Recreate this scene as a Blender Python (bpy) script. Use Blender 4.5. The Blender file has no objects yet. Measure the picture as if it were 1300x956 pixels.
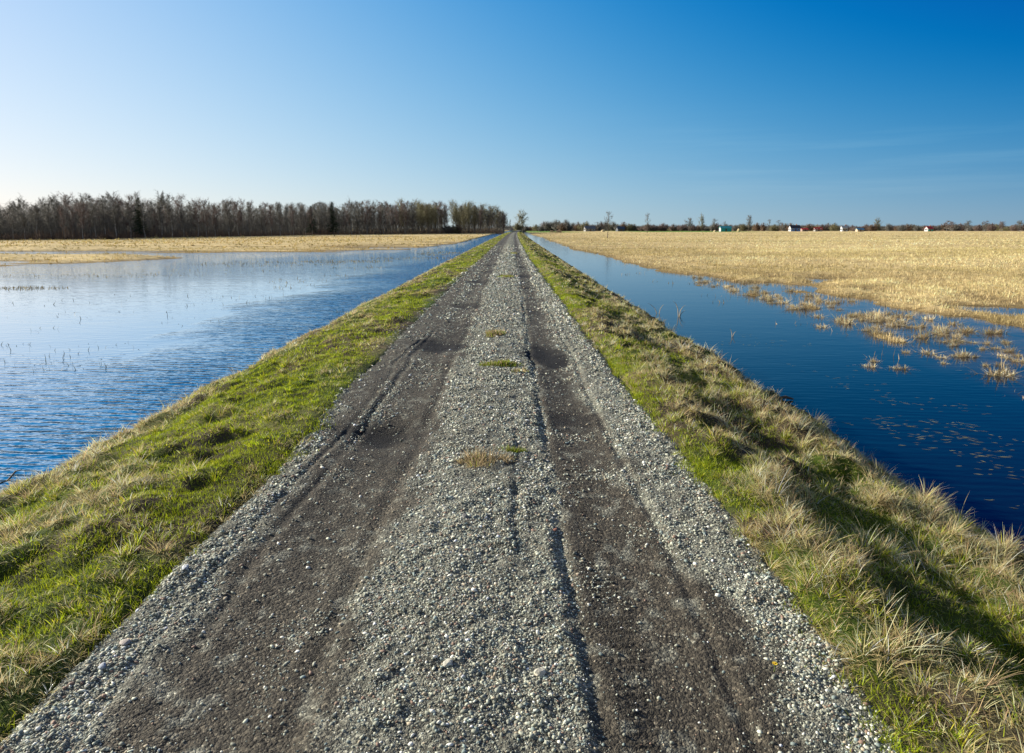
import bpy, math, random
import numpy as np
R = math.radians
rng = np.random.default_rng(7)
random.seed(7)
SC = bpy.context.scene
COL = SC.collection

# ------------------------------------------------------------------ camera numbers
CAMH = 1.85; F = 870.0; PITCH = 9.4; HORY = 289.5; VPX = 648.0
CP = math.cos(R(PITCH)); SP = math.sin(R(PITCH))
SUN_AZ = 66.0      # degrees left of the road direction
SUN_EL = 21.0
WATER = -0.92

def at(px, py, z=0.0):
    """where the road-axis view ray through a photograph position meets height z"""
    h = CAMH - z; dy = max(py - HORY, .5)
    dep = F*h/(CP*dy)
    return ((px-VPX)/F*dep, (dep-h*SP)/CP)
def at_d(px, Y):
    return (px-VPX)/F*(Y*CP)

# ------------------------------------------------------------------ noise
def _h(ix, iy, s):
    n = (ix.astype(np.int64)*374761393 + iy.astype(np.int64)*668265263 + s*1274126177) & 0x7fffffff
    n = ((n ^ (n >> 13))*1274126177) & 0x7fffffff
    n = n ^ (n >> 16)
    return (n & 0xffff)/65535.0
def vn(x, y, s=0):
    x = np.asarray(x, float); y = np.asarray(y, float)
    ix = np.floor(x); iy = np.floor(y); fx = x-ix; fy = y-iy
    fx = fx*fx*(3-2*fx); fy = fy*fy*(3-2*fy)
    ix = ix.astype(np.int64); iy = iy.astype(np.int64)
    a = _h(ix, iy, s); b = _h(ix+1, iy, s); c = _h(ix, iy+1, s); d = _h(ix+1, iy+1, s)
    return a*(1-fx)*(1-fy)+b*fx*(1-fy)+c*(1-fx)*fy+d*fx*fy
def fbm(x, y, s=0, o=4):
    t = 0; a = .5; n = 0
    for i in range(o):
        t = t + a*vn(x*2**i, y*2**i, s+i*17); n += a; a *= .5
    return t/n
def sst(a, b, x):
    t = np.clip((x-a)/(b-a), 0, 1); return t*t*(3-2*t)

# ------------------------------------------------------------------ terrain
def drift(Y):
    return 1.9*(np.clip(Y, 0, 700)/290.0)**2
EK = np.array([-9, -6.6, -5.4, -4.7, -4.2, -3.85, -3.3, -2.5, -1.95, -1.75, 1.3, 1.5, 1.8, 2.15, 2.55, 2.9, 3.25, 3.6, 4.4, 5.6, 7.5])
EZ = np.array([-1.9, -1.6, -1.1, -.7, -.36, -.20, -.09, .02, .03, -.01, -.01, .04, .05, -.09, -.27, -.33, -.36, -.54, -.93, -1.5, -1.9])
LSX = np.array([-400, -90, -60, -37, -30, -24, -13, -8.6])
LSY = np.array([30, 40, 44, 50, 63, 80, 98, 140.])
RSY = np.array([-30, 5, 17, 25, 31, 38, 45, 156, 300, 600])
RSX = np.array([13.5, 13.5, 12.6, 13.6, 13.2, 10.6, 8.4, 8.0, 6.8, 6.5])
def edgeL(Y):   # left edge of the road surface
    return -np.interp(Y, [2.5, 5, 8, 12, 20, 42, 80], [1.74, 1.68, 1.92, 2.0, 2.05, 1.75, 1.7])
def edgeR(Y):
    return np.interp(Y, [2.5, 5, 9, 20, 42, 80], [1.33, 1.34, 1.2, 1.17, 1.0, 1.0])
def mound(x, y): return fbm(x*3.3, y*2.6, 9, 2)
def H(x, y):
    x = np.asarray(x, float); y = np.asarray(y, float)
    u = x-drift(y)
    base = np.interp(u, EK, EZ)
    hum = (fbm(x*1.6, y*.9, 3, 3)-.5)*.18 + (mound(x, y)-.5)*np.where(u > 0, .26, .11)+(fbm(x*9, y*7.5, 14, 2)-.5)*.085
    side = sst(-1.9, -2.4, u)+sst(1.45, 1.9, u)
    base = base+hum*side*sst(6.5, 4.5, np.abs(u))
    # left land / flood
    ys = np.interp(x, LSX, LSY) + (fbm(x*.05+4, y*.02, 21, 3)-.5)*26
    d = y-ys
    far = sst(0, 60, d)
    left = -1.5+.62*sst(-26, 6, d)+.16*far
    streak = (fbm(x*.035, y*.16, 31, 4)-.5)
    left = left+streak*(.30+1.0*sst(-12, 2, d)*sst(80, 40, d))*sst(-30, 0, d)*(1-.62*sst(60, 110, d))
    left = left-.5*np.exp(-(((x+41)/12)**2+((y-222)/7)**2))
    ditch = sst(-10.2, -8.0, x-drift(y)*.8)
    left = left*(1-ditch)+(-1.7)*ditch
    # right land
    xs = np.interp(y, RSY, RSX)+drift(y)*.8+(fbm(y*.16, x*.10, 41, 4)-.5)*3.6
    e = x-xs
    right = -1.7+.72*sst(-4.2, -.6, e)+.16*sst(-.8, 2.5, e)+.1*sst(0, 60, e)
    ch = sst(46, 34, y)*sst(5, 10, y)
    right = right+(fbm(x*.55, y*.30, 51, 3)-.56)*.55*sst(-5.6, -2.5, e)*sst(14, 3, e)*ch
    right = right+(fbm(x*.5, y*.35, 52, 3)-.5)*.10*sst(0, 4, e)
    lev = (fbm(x*.9+3, y*.42, 53, 3)-.30)*2.2
    sx0 = 9.9+.5*np.sin(y*.31)
    right = np.maximum(right, -1.20+.36*np.exp(-((x-sx0)/.75)**2)*np.clip(lev, 0, 1.25)*sst(46, 38, y)*sst(11, 14, y))
    t = np.where(x < 0, left, right)
    w = np.where(u < 0, sst(-5.0, -6.4, u), sst(4.2, 5.4, u))
    return base*(1-w)+t*w

# ------------------------------------------------------------------ materials
def mat(name, rough=.8, spec=.3):
    m = bpy.data.materials.new(name); m.use_nodes = True
    nt = m.node_tree; b = nt.nodes['Principled BSDF']
    b.inputs['Roughness'].default_value = rough
    b.inputs['Specular IOR Level'].default_value = spec
    return m, nt, b
def N(nt, t, **k):
    n = nt.nodes.new(t)
    for a, v in k.items():
        if a in n.inputs.keys() if hasattr(n.inputs, 'keys') else False: n.inputs[a].default_value = v
        else: setattr(n, a, v)
    return n
def noise(nt, vec, scale, detail=4, rough=.6):
    n = nt.nodes.new('ShaderNodeTexNoise'); n.inputs['Scale'].default_value = scale
    n.inputs['Detail'].default_value = detail; n.inputs['Roughness'].default_value = rough
    if vec is not None: nt.links.new(vec, n.inputs['Vector'])
    return n
def ramp(nt, fac, stops):
    r = nt.nodes.new('ShaderNodeValToRGB'); e = r.color_ramp.elements
    while len(e) > len(stops): e.remove(e[-1])
    while len(e) < len(stops): e.new(.5)
    for i, (p, c) in enumerate(stops):
        e[i].position = p; e[i].color = (c, c, c, 1) if isinstance(c, (int, float)) else (*c, 1)
    nt.links.new(fac, r.inputs['Fac']); return r
def mixc(nt, fac, a, b, mode='MIX'):
    m = nt.nodes.new('ShaderNodeMix'); m.data_type = 'RGBA'; m.blend_type = mode
    for s, v in ((0, fac), (6, a), (7, b)):
        if isinstance(v, bpy.types.NodeSocket): nt.links.new(v, m.inputs[s])
        elif isinstance(v, (int, float)): m.inputs[s].default_value = v
        else: m.inputs[s].default_value = (*v, 1)
    return m.outputs[2]
def mth(nt, op, a, b=None, c=None):
    m = nt.nodes.new('ShaderNodeMath'); m.operation = op
    for s, v in enumerate((a, b, c)):
        if v is None: continue
        if isinstance(v, bpy.types.NodeSocket): nt.links.new(v, m.inputs[s])
        else: m.inputs[s].default_value = v
    return m.outputs[0]
def flat(name, c, rough=.8, var=.18, scale=3., spec=.3):
    m, nt, b = mat(name, rough, spec)
    tc = nt.nodes.new('ShaderNodeTexCoord')
    n = noise(nt, tc.outputs['Object'], scale, 5)
    lo = tuple(v*(1-var*1.6) for v in c); hi = tuple(min(1, v*(1+var)) for v in c)
    r = ramp(nt, n.outputs['Fac'], [(.3, lo), (.7, hi)])
    nt.links.new(r.outputs['Color'], b.inputs['Base Color'])
    bp = nt.nodes.new('ShaderNodeBump'); bp.inputs['Strength'].default_value = .3; bp.inputs['Distance'].default_value = .02
    nt.links.new(n.outputs['Fac'], bp.inputs['Height']); nt.links.new(bp.outputs[0], b.inputs['Normal'])
    return m
def attr_mat(name, rough=.7, spec=.25, transl=0.0):
    m, nt, b = mat(name, rough, spec)
    a = nt.nodes.new('ShaderNodeAttribute'); a.attribute_name = 'Col'
    nt.links.new(a.outputs['Color'], b.inputs['Base Color'])
    if transl:
        t = nt.nodes.new('ShaderNodeBsdfTranslucent'); nt.links.new(a.outputs['Color'], t.inputs['Color'])
        mx = nt.nodes.new('ShaderNodeMixShader'); mx.inputs[0].default_value = transl
        nt.links.new(b.outputs[0], mx.inputs[1]); nt.links.new(t.outputs[0], mx.inputs[2])
        nt.links.new(mx.outputs[0], nt.nodes['Material Output'].inputs['Surface'])
    return m

# ------------------------------------------------------------------ mesh building
def mesh_np(name, V, Fc, k, colr=None, smooth=False):
    """V (n,3), Fc (m,k) index array"""
    me = bpy.data.meshes.new(name)
    V = np.ascontiguousarray(V, np.float32); Fc = np.ascontiguousarray(Fc, np.int32)
    me.vertices.add(len(V)); me.vertices.foreach_set('co', V.ravel())
    me.loops.add(Fc.size); me.loops.foreach_set('vertex_index', Fc.ravel())
    me.polygons.add(len(Fc)); me.polygons.foreach_set('loop_start', np.arange(0, Fc.size, k, dtype=np.int32))
    me.update(calc_edges=True)
    if smooth: me.polygons.foreach_set('use_smooth', np.ones(len(Fc), bool))
    if colr is not None:
        a = me.color_attributes.new('Col', 'FLOAT_COLOR', 'POINT')
        c = np.ones((len(V), 4), np.float32); c[:, :3] = colr
        a.data.foreach_set('color', c.ravel())
    return me
def link(name, me, m, parent=None, loc=None):
    o = bpy.data.objects.new(name, me); COL.objects.link(o)
    if m is not None and len(me.materials) == 0: me.materials.append(m)
    if parent is not None: o.parent = parent
    if loc is not None: o.location = loc
    return o
def tag(o, label=None, cat=None, group=None, kind=None):
    if label: o['label'] = label
    if cat: o['category'] = cat
    if group: o['group'] = group
    if kind: o['kind'] = kind
    return o
def empty(name, loc, rz=0):
    o = bpy.data.objects.new(name, None); COL.objects.link(o); o.location = loc; o.rotation_euler = (0, 0, rz)
    o.empty_display_size = .3
    return o
class MB:
    def __init__(s): s.v = []; s.f = []
    def quad_strip(s, rings, closed=True, cap=True):
        b = len(s.v); n = len(rings[0])
        for r in rings: s.v += [tuple(p) for p in r]
        for i in range(len(rings)-1):
            for j in range(n if closed else n-1):
                k = (j+1) % n
                s.f.append((b+i*n+j, b+i*n+k, b+(i+1)*n+k, b+(i+1)*n+j))
        if cap and closed:
            s.f.append(tuple(b+j for j in range(n))[::-1]); s.f.append(tuple(b+(len(rings)-1)*n+j for j in range(n)))
    def tube(s, pts, rad, n=5):
        pts = [np.array(p, float) for p in pts]; rings = []
        for i, p in enumerate(pts):
            d = pts[min(i+1, len(pts)-1)]-pts[max(i-1, 0)]; d /= (np.linalg.norm(d)+1e-9)
            a = np.cross(d, (0.31, .9, .2)) if abs(d[2]) > .5 else np.cross(d, (0, 0, 1.))
            a /= np.linalg.norm(a); b2 = np.cross(d, a)
            rings.append([p+rad[i]*(a*math.cos(2*math.pi*k/n)+b2*math.sin(2*math.pi*k/n)) for k in range(n)])
        s.quad_strip(rings)
    def box(s, x0, x1, y0, y1, z0, z1):
        s.quad_strip([[(x0, y0, z0), (x1, y0, z0), (x1, y1, z0), (x0, y1, z0)], [(x0, y0, z1), (x1, y0, z1), (x1, y1, z1), (x0, y1, z1)]])
    def mesh(s, name):
        me = bpy.data.meshes.new(name); me.from_pydata(s.v, [], s.f); me.update(); return me
    def build(s, name, m, parent=None, loc=None):
        return link(name, s.mesh(name), m, parent, loc)

def blades(P, az, lean, L, W, c, segs=3, droop=.9, face=None):
    """grass blades: P (n,3) roots, az heading, lean 0..1 from vertical, L length, W width, c (n,3)"""
    n = len(P)
    hd = np.stack([np.cos(az), np.sin(az), np.zeros(n)], 1)
    fa = rng.uniform(0, 2*np.pi, n) if face is None else face
    sd = np.stack([np.cos(fa), np.sin(fa), np.zeros(n)], 1)
    V = []; pos = P.copy(); th = lean*1.0
    step = (L/segs)[:, None]
    V.append(pos-sd*W[:, None]/2); V.append(pos+sd*W[:, None]/2)
    for i in range(1, segs+1):
        ang = np.clip(th+droop*lean*(i-.5)/segs*1.3, 0, 1.9)
        pos = pos+step*(hd*np.sin(ang)[:, None]+np.array([0, 0, 1])*np.cos(ang)[:, None])
        if i < segs:
            w = W[:, None]*(1-.35*i/segs)/2
            V.append(pos-sd*w); V.append(pos+sd*w)
        else: V.append(pos)
    k = 2*segs+1
    V = np.stack(V, 1)
    low = P[:, 2][:, None]
    f = []
    for i in range(segs-1):
        a = 2*i; f += [(a, a+1, a+3), (a, a+3, a+2)]
    a = 2*(segs-1); f.append((a, a+1, a+2))
    f = np.array(f)
    Fc = (np.arange(n)[:, None, None]*k+f[None]).reshape(-1, 3)
    cc = np.repeat(c[:, None, :], k, 1)
    return V.reshape(-1, 3), Fc, cc.reshape(-1, 3)
class Acc:
    def __init__(s): s.V = []; s.F = []; s.C = []; s.n = 0
    def add(s, V, Fc, C): s.V.append(V); s.F.append(Fc+s.n); s.C.append(C); s.n += len(V)
    def mesh(s, name): return mesh_np(name, np.concatenate(s.V), np.concatenate(s.F), 3, np.concatenate(s.C))

# ================================================================== GROUND SHEETS
def geo(a, b, s0, r):
    out = [a]; s = s0
    while out[-1] < b: out.append(out[-1]+s); s *= r
    return np.array(out)
def grid_mesh(name, xs, ys, zf, colf=None, shift=True):
    X, Y = np.meshgrid(xs, ys); 
    if shift: X = X+drift(Y)
    Z = zf(X, Y)
    V = np.stack([X, Y, Z], -1).reshape(-1, 3)
    nx, ny = len(xs), len(ys)
    i = np.arange((ny-1)*(nx-1)); r = i//(nx-1); c = i % (nx-1); a = r*nx+c
    Fc = np.stack([a, a+1, a+nx+1, a+nx], 1)
    C = colf(X.ravel(), Y.ravel(), Z.ravel()) if colf is not None else None
    return mesh_np(name, V, Fc, 4, C, True)

def roughcol(x, y, s):
    return fbm(x, y, s, 4)
GREEN = np.array([.105, .160, .022]); STRAW = np.array([.42, .325, .165]); SOIL = np.array([.075, .058, .040])
TAN = np.array([.60, .46, .225]); 
def ground_col(x, y, z):
    u = x-drift(y)
    c = np.zeros((len(x), 3))
    bank = (np.abs(u+.4) < 5.2)
    n1 = fbm(x*1.3, y*1.0, 71, 4)[:, None]; n2 = fbm(x*.05, y*.12, 72, 4)[:, None]; n3 = fbm(x*.6, y*.9, 73, 3)[:, None]
    bk = SOIL*.9+(GREEN*.6-SOIL*.9)*sst(.35, .6, n1)+STRAW*.28*sst(.5, .8, n3)
    fl = TAN*(.72+.30*n2+.30*n3)
    # wet edge of the meadow is browner, some parts green
    wet = sst(.16, .0, z-WATER)[:, None]
    fl = fl*(1-.80*wet)+np.array([.13, .085, .035])*.80*wet
    gr = (sst(.56, .70, fbm(x*.02+9, y*.035, 74, 3))*sst(700, 40, y))[:, None]*.35
    fl = fl*(1-gr)+np.array([.22, .20, .06])*gr
    # far green strips of young corn beyond the meadow
    g2 = ((sst(395, 425, y)*sst(640, 600, y)*sst(-30, 0, x-drift(y)*.5)*sst(60, 30, x)) + sst(440, 470, y)*sst(690, 640, y)*sst(70, 100, x)*sst(190, 160, x))[:, None]
    fl = fl*(1-g2)+np.array([.15, .24, .045])*g2
    under = sst(0.0, -.25, z-WATER)[:, None]
    fl = fl*(1-under)+np.array([.05, .035, .02])*under
    c[:] = np.where(bank[:, None], bk, fl)
    return c
xs_near = np.arange(-6, 6.0001, .06)
xr = geo(6.06, 3600, .08, 1.035); xl = -geo(6.06, 3600, .08, 1.035)[::-1]
xs = np.concatenate([xl, xs_near, xr])
ys = np.concatenate([np.arange(-12, 1.4, .5), geo(1.5, 4500, .03, 1.0085)])
def zg(X, Y):
    z = H(X, Y); u = X-drift(Y)
    road = sst(-1.9, -1.55, u)*sst(1.5, 1.15, u)
    return z-.24*road
gm, nt, b = mat('ground_mat', .95, .1)
a = nt.nodes.new('ShaderNodeAttribute'); a.attribute_name = 'Col'
tc = nt.nodes.new('ShaderNodeTexCoord')
n = noise(nt, tc.outputs['Object'], 2.2, 8, .75)
mp = nt.nodes.new('ShaderNodeMapping'); mp.inputs['Scale'].default_value = (.35, 1, 1); nt.links.new(tc.outputs['Object'], mp.inputs['Vector'])
n2 = noise(nt, mp.outputs[0], .45, 8, .7)
cc = mixc(nt, 1.0, a.outputs['Color'], ramp(nt, n.outputs['Fac'], [(.3, .55), (.7, 1.35)]).outputs[0], 'MULTIPLY')
cc = mixc(nt, 1.0, cc, ramp(nt, n2.outputs['Fac'], [(.3, (.72, .72, .66)), (.7, (1.2, 1.18, 1.15))]).outputs[0], 'MULTIPLY')
nt.links.new(cc, b.inputs['Base Color'])
bp = nt.nodes.new('ShaderNodeBump'); bp.inputs['Strength'].default_value = 1; bp.inputs['Distance'].default_value = .12
nt.links.new(n.outputs['Fac'], bp.inputs['Height']); nt.links.new(bp.outputs[0], b.inputs['Normal'])
g = link('ground', grid_mesh('ground', xs, ys, zg, ground_col, False), gm)
tag(g, 'flat tan meadows and grassy embankment soil', 'ground', kind='structure')

# ------------------------------------------------------------------ road
PITS = [(-1.20, 6.15, .52, .52, .075, 1.0), (-.95, 6.0, .35, .9, .012, .35), (-1.10, 10.9, .56, .95, .05, 1.0), (-.9, 12.0, .4, 1.6, .015, .45), (.60, 6.5, .30, .55, .018, .7), (.55, 10.0, .42, 1.1, .035, 1.0), (.62, 8.3, .3, 1., .01, .3),
        (-.98, 16.5, .5, .7, .02, .6), (.55, 15.2, .3, .8, .02, .5), (-1.0, 24, .5, 1.2, .02, .7), (.5, 27, .5, 1.0, .03, .85), (.5, 33, .5, 1.0, .03, .8), (-.9, 35, .5, 1.4, .03, .8),
        (.45, 45, .5, 1.5, .03, .8), (-.85, 52, .6, 2, .03, .8), (.5, 60, .5, 2, .03, .8), (.5, 21.5, .4, .5, .02, .7), (-.95, 29.5, .45, .6, .02, .7), (.0, 40, 1.3, .5, .02, .6)]
def road_masks(X, Y):
    u = X-drift(Y)
    wob = (fbm(Y*.35, X*.2, 81, 3)-.5)*.16; wob2 = (fbm(X*4, Y*2.5, 82, 3)-.5)*.34
    v = u+wob*.6+wob2
    lo_ = np.interp(Y, [3, 5, 8], [-1.52, -1.62, -1.9])+0*u; hi_ = np.interp(Y, [2.5, 5, 9, 20], [1.10, .93, .84, .82])
    dl = sst(lo_-.1, lo_+.12, v)*sst(-.60, -.82, v)          # left dirt wheel track
    dr = sst(.27, .36, u+wob*.2+wob2*.15)*sst(hi_+.09, hi_-.14, v+wob2*.4)
    dirt = np.clip(dl+dr, 0, 1)
    damp = np.zeros_like(u)
    for (px, py, rx, ry, dz, dk) in PITS:
        q = ((u-px)/rx)**2+((Y-py)/ry)**2+(fbm(X*5, Y*3, 83, 3)-.5)*1.5
        damp = np.maximum(damp, dk*sst(1.1, .1, q))
    return u, v, dirt, damp
def groove(u, c, w, d, rim=.0):
    t = (u-c)/w
    return -d*np.exp(-t*t)+rim*np.exp(-((t-1.9)**2))+rim*np.exp(-((t+1.9)**2))
def zroad(X, Y):
    u, v, dirt, damp = road_masks(X, Y)
    z = .012*np.ones_like(u)
    z += .019*np.exp(-((u+.20)/.40)**2)                    # gravel crown between the tracks
    z -= .030*np.exp(-((u+1.08)/.30)**2)+.034*np.exp(-((u-.66)/.26)**2)
    w1 = (fbm(Y*.5, Y*0+.3, 84, 2)-.5)*.10
    w3 = (fbm(Y*1.4, Y*0+.7, 98, 3)-.5)*.11
    z += groove(u+w1*.5+w3, .305, .038, .014, .003)*1.7*sst(.25, .75, fbm(Y*.8, X*.5, 95, 3))
    z += groove(u+w1*.4-w3, .055, .034, .011, .002)*1.5*sst(.3, .8, fbm(Y*.9, X*2, 85, 3))
    z += groove(u+w1*1.3+w3, -1.42, .034, .011, .003)*sst(14, 9, Y)*(.2+1.3*fbm(Y*1.3, X*.5, 96, 2))
    z += groove(u+w1*1.6-w3, -1.56, .024, .008, .004)*sst(16, 9, Y)*(.2+1.2*fbm(Y*.9, X*.5, 97, 2))
    z += groove(u-w1, .90, .030, .010, .005)+groove(u+w1, -.82, .05, .010, .004)
    for (px, py, rx, ry, dz, dk) in PITS:
        z -= dz*np.exp(-(((u-px)/rx)**2+((Y-py)/ry)**2)*1.3)
    # tyre tread bars in the soft dirt
    tread = np.sin(Y*2*np.pi/.062+np.abs(u+1.02)*30)*sst(.10, .04, np.abs(u+.86-w1))+np.sin(Y*2*np.pi/.055+np.abs(u-.62)*30)*sst(.12, .05, np.abs(u-.52+w1))
    z += .0042*tread*sst(12, 8, Y)*sst(.45, .6, fbm(X*1.2, Y*.5, 88, 2))
    z += (fbm(X*9, Y*9, 86, 4)-.5)*(.014+.030*(1-dirt))+(fbm(X*1.4, Y*.8, 87, 3)-.5)*.035
    # the verges of the road sink below the turf
    z -= .10*(sst(.05, .30, edgeL(Y)-u)+sst(.05, .30, u-edgeR(Y)))
    return z
DIRT = np.array([.072, .061, .043]); GRAV = np.array([.225, .222, .172])
def road_col(x, y, z):
    u, v, dirt, damp = road_masks(x, y)
    n1 = fbm(x*2.2, y*.7, 91, 4)[:, None]; n2 = fbm(x*14, y*10, 92, 3)[:, None]; n3 = fbm(x*1.1, y*.28, 93, 3)[:, None]
    d = DIRT*(.66+.6*n1)*(.8+.4*n2); g = GRAV*(.55+.5*n1)*(.7+.6*n2)
    pale = sst(.45, .75, n3)*.5
    d = d*(1-pale)+np.array([.10, .090, .066])*pale*(.7+.5*n2)
    # scattered gravel in the tracks, dirt in the gravel
    m = np.clip(dirt[:, None]*1.0-.6*sst(.60, .72, n2)*1.0+.25*sst(.62, .4, n1)*(dirt[:, None] < .5)*1.0, 0, 1)
    c = g*(1-m)+d*m
    gap = sst(.55, .75, fbm(x*3, y*.5, 94, 3))*sst(12, 35, y)
    med = (gap*sst(.42, .15, np.abs(u+.12)))[:, None]*.75
    c = c*(1-med)+np.array([.12, .135, .03])*med
    dk = damp[:, None]
    c = c*(1-dk*.97)+np.array([.006, .005, .004])*dk*.97
    return c
rxs = np.arange(-2.35, 1.86, .016); rys = geo(1.5, 900, .012, 1.0052)
rm, nt, b = mat('road_mat', .9, .25)
a = nt.nodes.new('ShaderNodeAttribute'); a.attribute_name = 'Col'
tc = nt.nodes.new('ShaderNodeTexCoord')
vo = nt.nodes.new('ShaderNodeTexVoronoi'); vo.inputs['Scale'].default_value = 62; nt.links.new(tc.outputs['Object'], vo.inputs['Vector'])
vo2 = nt.nodes.new('ShaderNodeTexVoronoi'); vo2.inputs['Scale'].default_value = 145; nt.links.new(tc.outputs['Object'], vo2.inputs['Vector'])
sx = nt.nodes.new('ShaderNodeSeparateColor'); nt.links.new(vo.outputs['Color'], sx.inputs[0])
sx2 = nt.nodes.new('ShaderNodeSeparateColor'); nt.links.new(vo2.outputs['Color'], sx2.inputs[0])
m1 = ramp(nt, sx.outputs[0], [(0, .5), (.55, .85), (.85, 1.2), (1, 1.9)])
m2 = ramp(nt, sx2.outputs[1], [(0, .55), (.6, .95), (.92, 1.3), (1, 2.4)])
cc = mixc(nt, 1, a.outputs['Color'], m1.outputs[0], 'MULTIPLY'); cc = mixc(nt, 1, cc, m2.outputs[0], 'MULTIPLY')
nt.links.new(cc, b.inputs['Base Color'])
hh = mth(nt, 'ADD', mth(nt, 'MULTIPLY', vo.outputs['Distance'], -1.0), mth(nt, 'MULTIPLY', vo2.outputs['Distance'], -.6))
bp = nt.nodes.new('ShaderNodeBump'); bp.inputs['Strength'].default_value = .9; bp.inputs['Distance'].default_value = .008
nt.links.new(hh, bp.inputs['Height']); nt.links.new(bp.outputs[0], b.inputs['Normal'])
rd = link('gravel_road', grid_mesh('gravel_road', rxs, rys, zroad, road_col), rm)
tag(rd, 'straight dirt and gravel farm road on top of the embankment', 'road', kind='structure')

# ------------------------------------------------------------------ gravel stones
def ico():
    t = (1+5**.5)/2
    v = np.array([(-1, t, 0), (1, t, 0), (-1, -t, 0), (1, -t, 0), (0, -1, t), (0, 1, t), (0, -1, -t), (0, 1, -t), (t, 0, -1), (t, 0, 1), (-t, 0, -1), (-t, 0, 1)], float)
    v /= np.linalg.norm(v[0])
    f = np.array([(0, 11, 5), (0, 5, 1), (0, 1, 7), (0, 7, 10), (0, 10, 11), (1, 5, 9), (5, 11, 4), (11, 10, 2), (10, 7, 6), (7, 1, 8), (3, 9, 4), (3, 4, 2), (3, 2, 6), (3, 6, 8), (3, 8, 9), (4, 9, 5), (2, 4, 11), (6, 2, 10), (8, 6, 7), (9, 8, 1)])
    return v, f
IV, IF = ico()
def stones(X, Y, Z, rad, c):
    n = len(X)
    S = rad[:, None]*np.stack([rng.uniform(.75, 1.5, n), rng.uniform(.6, 1.1, n), rng.uniform(.35, .75, n)], 1)
    v = IV[None]*(1+rng.uniform(-.34, .30, (n, 12, 1)))*S[:, None]
    a = rng.uniform(0, 2*np.pi, n); t = rng.normal(0, .35, n)
    ct, st = np.cos(t)[:, None], np.sin(t)[:, None]
    x = v[..., 0]*ct-v[..., 2]*st; z = v[..., 0]*st+v[..., 2]*ct; y = v[..., 1]
    ca, sa = np.cos(a)[:, None], np.sin(a)[:, None]
    V = np.stack([x*ca-y*sa+X[:, None], x*sa+y*ca+Y[:, None], z+Z[:, None]], -1).reshape(-1, 3)
    Fc = (np.arange(n)[:, None, None]*12+IF[None]).reshape(-1, 3)
    C = np.repeat(c[:, None], 12, 1).reshape(-1, 3)
    return V, Fc, C
ac = Acc()
for (y0, y1, dens, r0) in ((1.9, 3.2, 16000, .0036), (3.2, 5, 11000, .0043), (5, 8, 6500, .0054), (8, 13, 3000, .0076), (13, 22, 1300, .0115), (22, 40, 400, .019), (40, 75, 100, .029)):
    n = int((y1-y0)*4.1*dens)
    U = rng.uniform(-2.25, 1.8, n); Y = rng.uniform(y0, y1, n); X = U+drift(Y)
    u, v, dirt, damp = road_masks(X, Y)
    e = np.minimum(U-edgeL(Y), edgeR(Y)-U)
    edge = sst(.18, .04, e)*np.where(U < 0, sst(9, 4, Y), 1)*.7
    clump = fbm(X*3, Y*2, 101, 3)
    p = (1-dirt)*(.35+1.1*sst(.35, .65, clump))+dirt*(.055+.25*sst(.58, .75, clump)) + .25*edge*(1-dirt)
    p += .5*sst(-1.60, -1.36, u)*sst(-1.12, -1.32, u)*(1-damp)*sst(.45, .6, clump)
    p *= sst(-.22, .03, e+(clump-.5)*.3)*(1-.95*damp)
    keep = rng.random(n) < p
    X, Y, U = X[keep], Y[keep], U[keep]; n = len(X); edge = edge[keep]
    rad = r0*np.exp(rng.normal(-.12, .58, n))*(1+.35*edge); rad = np.minimum(rad, r0*3.2)
    Z = np.maximum(zroad(X, Y), H(X, Y)-.05)+rad*.06
    t = rng.random(n)
    base = np.array([.30, .305, .235])[None]*np.exp(rng.normal(-.05, .50, n))[:, None]
    base = np.where((t < .05)[:, None], np.array([.26, .17, .12]), base)
    base = np.where(((t > .05) & (t < .11))[:, None], np.array([.74, .72, .62]), base)
    base = np.where(((t > .11) & (t < .2))[:, None], np.array([.38, .32, .22]), base)
    base = np.where(((t > .2) & (t < .32))[:, None], np.array([.24, .29, .26])*rng.uniform(.6, 1.3, n)[:, None], base)
    ac.add(*stones(X, Y, Z, rad, np.clip(base, .02, .75)))
gv = link('gravel', ac.mesh('gravel'), attr_mat('gravel_mat', .75, .35))
tag(gv, 'loose grey crushed stone over the road', 'gravel', kind='stuff')

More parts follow.
